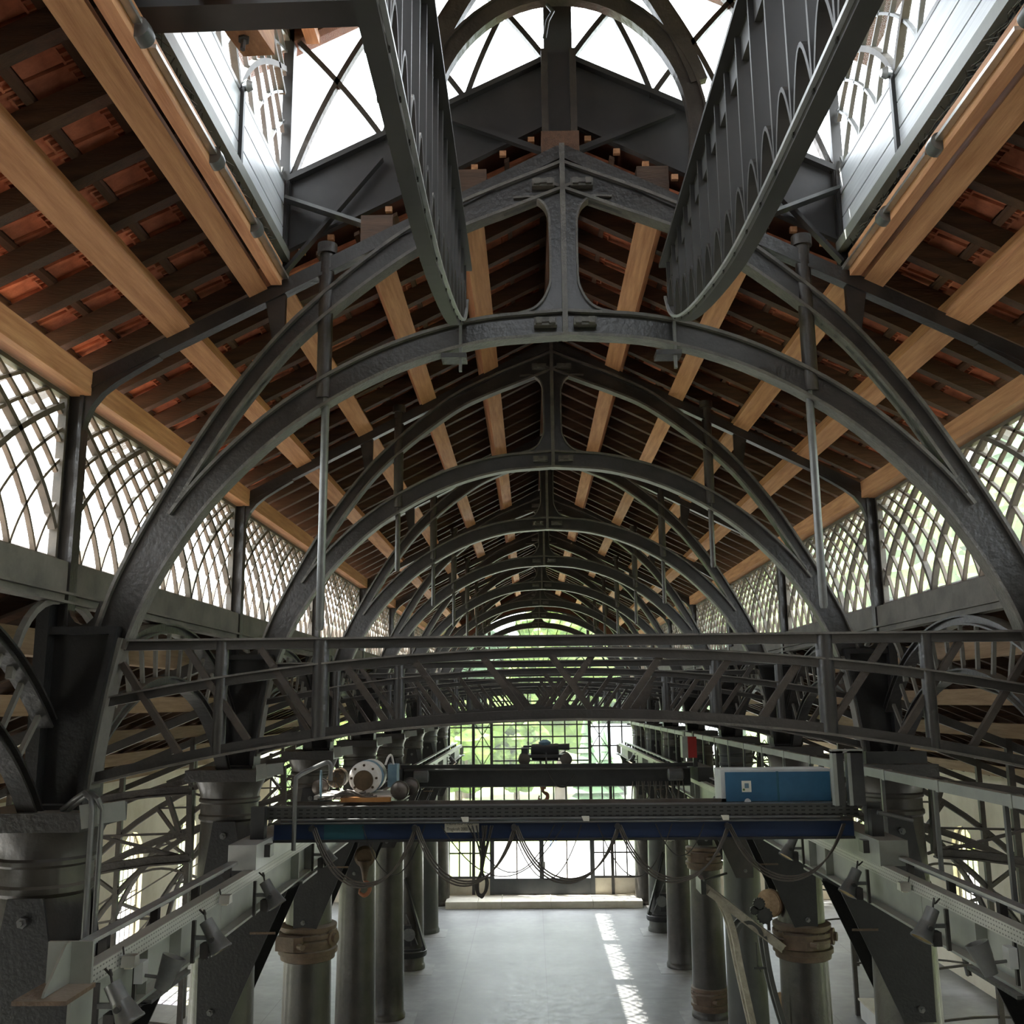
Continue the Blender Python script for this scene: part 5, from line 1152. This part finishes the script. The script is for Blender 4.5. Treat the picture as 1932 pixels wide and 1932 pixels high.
# ================================================================= OUTSIDE
def blob(b, c, r, seed, sub=2):
    bm = bmesh.new(); bmesh.ops.create_icosphere(bm, subdivisions=sub, radius=1.0); rnd = random.Random(seed)
    ph = [rnd.uniform(0, 6.28) for _ in range(6)]
    vv = []
    for v in bm.verts:
        d = v.co.normalized(); k = 1 + 0.13 * math.sin(5 * d.x + ph[0]) + 0.12 * math.sin(6 * d.y + ph[1]) + 0.12 * math.sin(7 * d.z + ph[2]) + rnd.uniform(-0.10, 0.10)
        vv.append(Vector(c) + Vector((d.x * r, d.y * r, d.z * r * 0.85)) * k)
    b.add(vv, [tuple(v.index for v in f.verts) for f in bm.faces]); bm.free()
def tree_proto(name, m, h, w, seed, conifer=False):
    t = thing(name, '', 'tree', (0, 0, -300)); b = MB(); rnd = random.Random(seed)
    if conifer:
        for i in range(9): z = h * (0.14 + 0.09 * i); r = w * (1 - i / 9.6); b.lathe([(r * 0.15, -0.02 * h), (r, -0.01 * h), (r * 0.55, 0.07 * h), (0.02, 0.16 * h)], (rnd.uniform(-.1, .1), rnd.uniform(-.1, .1), z), 11)
    else:
        for i in range(34):
            a = rnd.uniform(0, 6.28); q = w * math.sqrt(rnd.random()) * 0.72; z = h * rnd.uniform(0.32, 0.92)
            q *= math.sin(math.pi * min(1, max(0.15, (z / h - 0.18) / 0.86))) ** 0.6
            blob(b, (q * math.cos(a), q * math.sin(a), z), w * rnd.uniform(0.22, 0.36), seed * 50 + i, 3)
    b.obj('crown', m, t, None)
    MB().tube([(0, 0, -0.3), (0.05, 0, h * 0.3), (0, 0.05, h * 0.75)], [w * 0.09, w * 0.07, w * 0.02], 9).obj('trunk', 'bark', t, 50)
    return t
T1 = tree_proto('leafy_tree', 'leaf', 12, 4.6, 3); T2 = tree_proto('dense_tree', 'leaf_dark', 13, 4.2, 9); T3 = tree_proto('conifer_tree', 'leaf_dark', 9, 2.2, 5, True)
spots = [(T1, (-20, 74, 0), 1.0), (T1, (-13.5, 80, 0), 1.3), (T2, (-6, 88, 0), 1.4), (T1, (2.0, 84, 0), 1.35), (T2, (9.5, 90, 0), 1.4), (T3, (3.2, 66, 0), 0.75), (T3, (4.6, 69, 0), 0.65), (T1, (-5.2, 68, 0), 0.72),
         (T1, (-1.4, 71, 0), 0.62), (T1, (-9.0, 64, 0), 0.65), (T2, (14, 82, 0), 1.2), (T1, (21, 76, 0), 1.25), (T1, (-14, 56, 0), 0.8), (T2, (-21, 58, 0), 0.9),
         (T1, (27, 34, 2), 1.3), (T2, (29, 46, 2), 1.45), (T1, (27, 56, 2), 1.5), (T2, (31, 65, 3), 1.55), (T1, (28, 75, 3), 1.6), (T1, (34, 84, 5), 1.7), (T2, (29, 92, 3), 1.7), (T1, (37, 58, 6), 1.5), (T2, (38, 72, 6), 1.6),
         (T1, (30, 104, 4), 1.8), (T2, (36, 114, 6), 1.9), (T1, (30, 124, 4), 1.9), (T1, (40, 98, 7), 1.7), (T2, (27, 22, 2), 1.2), (T1, (25, 140, 2), 2.0)]
places = ['first', 'second', 'third', 'fourth', 'fifth', 'sixth', 'seventh', 'eighth', 'ninth', 'tenth', 'eleventh', 'twelfth', 'thirteenth', 'fourteenth']
cnt = {}
used = set()
for T, loc, sc_ in spots:
    zone = 'beyond the far end window' if loc[0] < 24 else 'on the slope outside the right clerestory'
    key = (T.name, zone); cnt[key] = cnt.get(key, 0) + 1
    kind = {'leafy_tree': 'light green leafy tree', 'dense_tree': 'dark green dense tree', 'conifer_tree': 'small dark conifer'}[T.name.split('.')[0]]
    lab = f'{kind} {zone}, {places[cnt[key] - 1]} of its kind'
    if T not in used: o = T; used.add(T); o.location = loc; o['label'] = lab
    else: o = dup(T, loc, lab)
    o.scale = (sc_, sc_, sc_); o.rotation_euler = (0, 0, random.uniform(0, 6.28)); o['group'] = 'trees outside the hall'
# wooded slope on the right
b = MB(); nx, ny = 24, 60
for i in range(nx + 1):
    for j in range(ny + 1):
        x = 21 + i * 2.2; y = -15 + j * 3.0
        b.v.append((x, y, -0.25 + max(0, (x - 22)) * 0.32 * (1 - math.exp(-(x - 21) / 6)) + 0.7 * math.sin(x * 0.7 + y * 0.4) * min(1, i / 4)))
for i in range(nx):
    for j in range(ny): q = i * (ny + 1) + j; b.f.append((q, q + 1, q + ny + 2, q + ny + 1))
tag(b.obj('hill_slope', 'lawn', None, 60), 'green grassy slope rising outside the right side of the hall', 'slope', kind='structure')
# house
hs = thing('house', 'white house with grey slate roof seen through the far window', 'house', (9.5, 76, 0))
MB().box(-5, 5, -3, 3, 0, 3.9).obj('walls', 'house_wall', hs); MB().prism([(-3.4, 3.85), (3.4, 3.85), (0, 6.1)], 'yz', -5.4, 5.4).obj('roof', 'slate', hs)
for x in (-3.6, -1.2, 1.2, 3.6):
    f = MB().box(x - 0.5, x + 0.5, -3.05, -2.98, 1.2, 2.8).obj('window', 'slate', hs); MB().box(x - 0.42, x + 0.42, -3.07, -3.05, 1.28, 2.72).obj('pane', 'dark_steel', f)
# person walking outside
pe = thing('person', 'person in blue jeans walking on the forecourt outside the far door', 'person', (0.75, 56.2, -0.16))
V = [((0, 0, 0.95), 0.15), ((0, 0, 1.2), 0.15), ((0, 0, 1.42), 0.16), ((0, 0, 1.52), 0.06), ((0, -0.01, 1.60), 0.075), ((0, -0.01, 1.70), 0.085),
     ((-0.10, 0.02, 0.88), 0.10), ((-0.13, -0.08, 0.48), 0.065), ((-0.14, 0.05, 0.08), 0.045), ((-0.14, -0.10, 0.03), 0.04),
     ((0.10, -0.02, 0.88), 0.10), ((0.14, -0.16, 0.50), 0.065), ((0.15, -0.22, 0.09), 0.045), ((0.15, -0.36, 0.04), 0.04),
     ((-0.20, 0, 1.42), 0.065), ((-0.27, 0.06, 1.16), 0.048), ((-0.27, -0.03, 0.92), 0.035), ((-0.27, -0.07, 0.84), 0.03),
     ((0.20, 0, 1.42), 0.065), ((0.27, -0.05, 1.16), 0.048), ((0.27, -0.16, 0.94), 0.035), ((0.27, -0.21, 0.86), 0.03)]
E_ = [(0, 1), (1, 2), (2, 3), (3, 4), (4, 5), (0, 6), (6, 7), (7, 8), (8, 9), (0, 10), (10, 11), (11, 12), (12, 13), (2, 14), (14, 15), (15, 16), (16, 17), (2, 18), (18, 19), (19, 20), (20, 21)]
me = bpy.data.meshes.new('body'); me.from_pydata([v for v, r in V], E_, [])
o = link('body', me, pe); sk = o.modifiers.new('skin', 'SKIN'); o.modifiers.new('sub', 'SUBSURF').levels = 1; o.modifiers['sub'].render_levels = 1
for i, (v, r) in enumerate(V): me.skin_vertices[0].data[i].radius = (r, r)
me.skin_vertices[0].data[0].use_root = True
bpy.context.view_layer.update()
me2 = bpy.data.meshes.new_from_object(o.evaluated_get(bpy.context.evaluated_depsgraph_get())); o.modifiers.clear(); o.data = me2
for m_ in ('jeans', 'shirt', 'skin'): me2.materials.append(MATS[m_])
for p in me2.polygons:
    z = p.center.z; x = abs(p.center.x); p.material_index = 2 if z > 1.50 or (x > 0.22 and z < 0.98 and z > 0.75) else (1 if z > 0.98 or x > 0.22 else 0)
    p.use_smooth = True
b = MB().lathe([(0.0, 0.10), (0.07, 0.085), (0.095, 0.03), (0.09, -0.02), (0.06, -0.05)], (0, 0.015, 1.70), 16); b.obj('hair', 'hair', pe, 50)
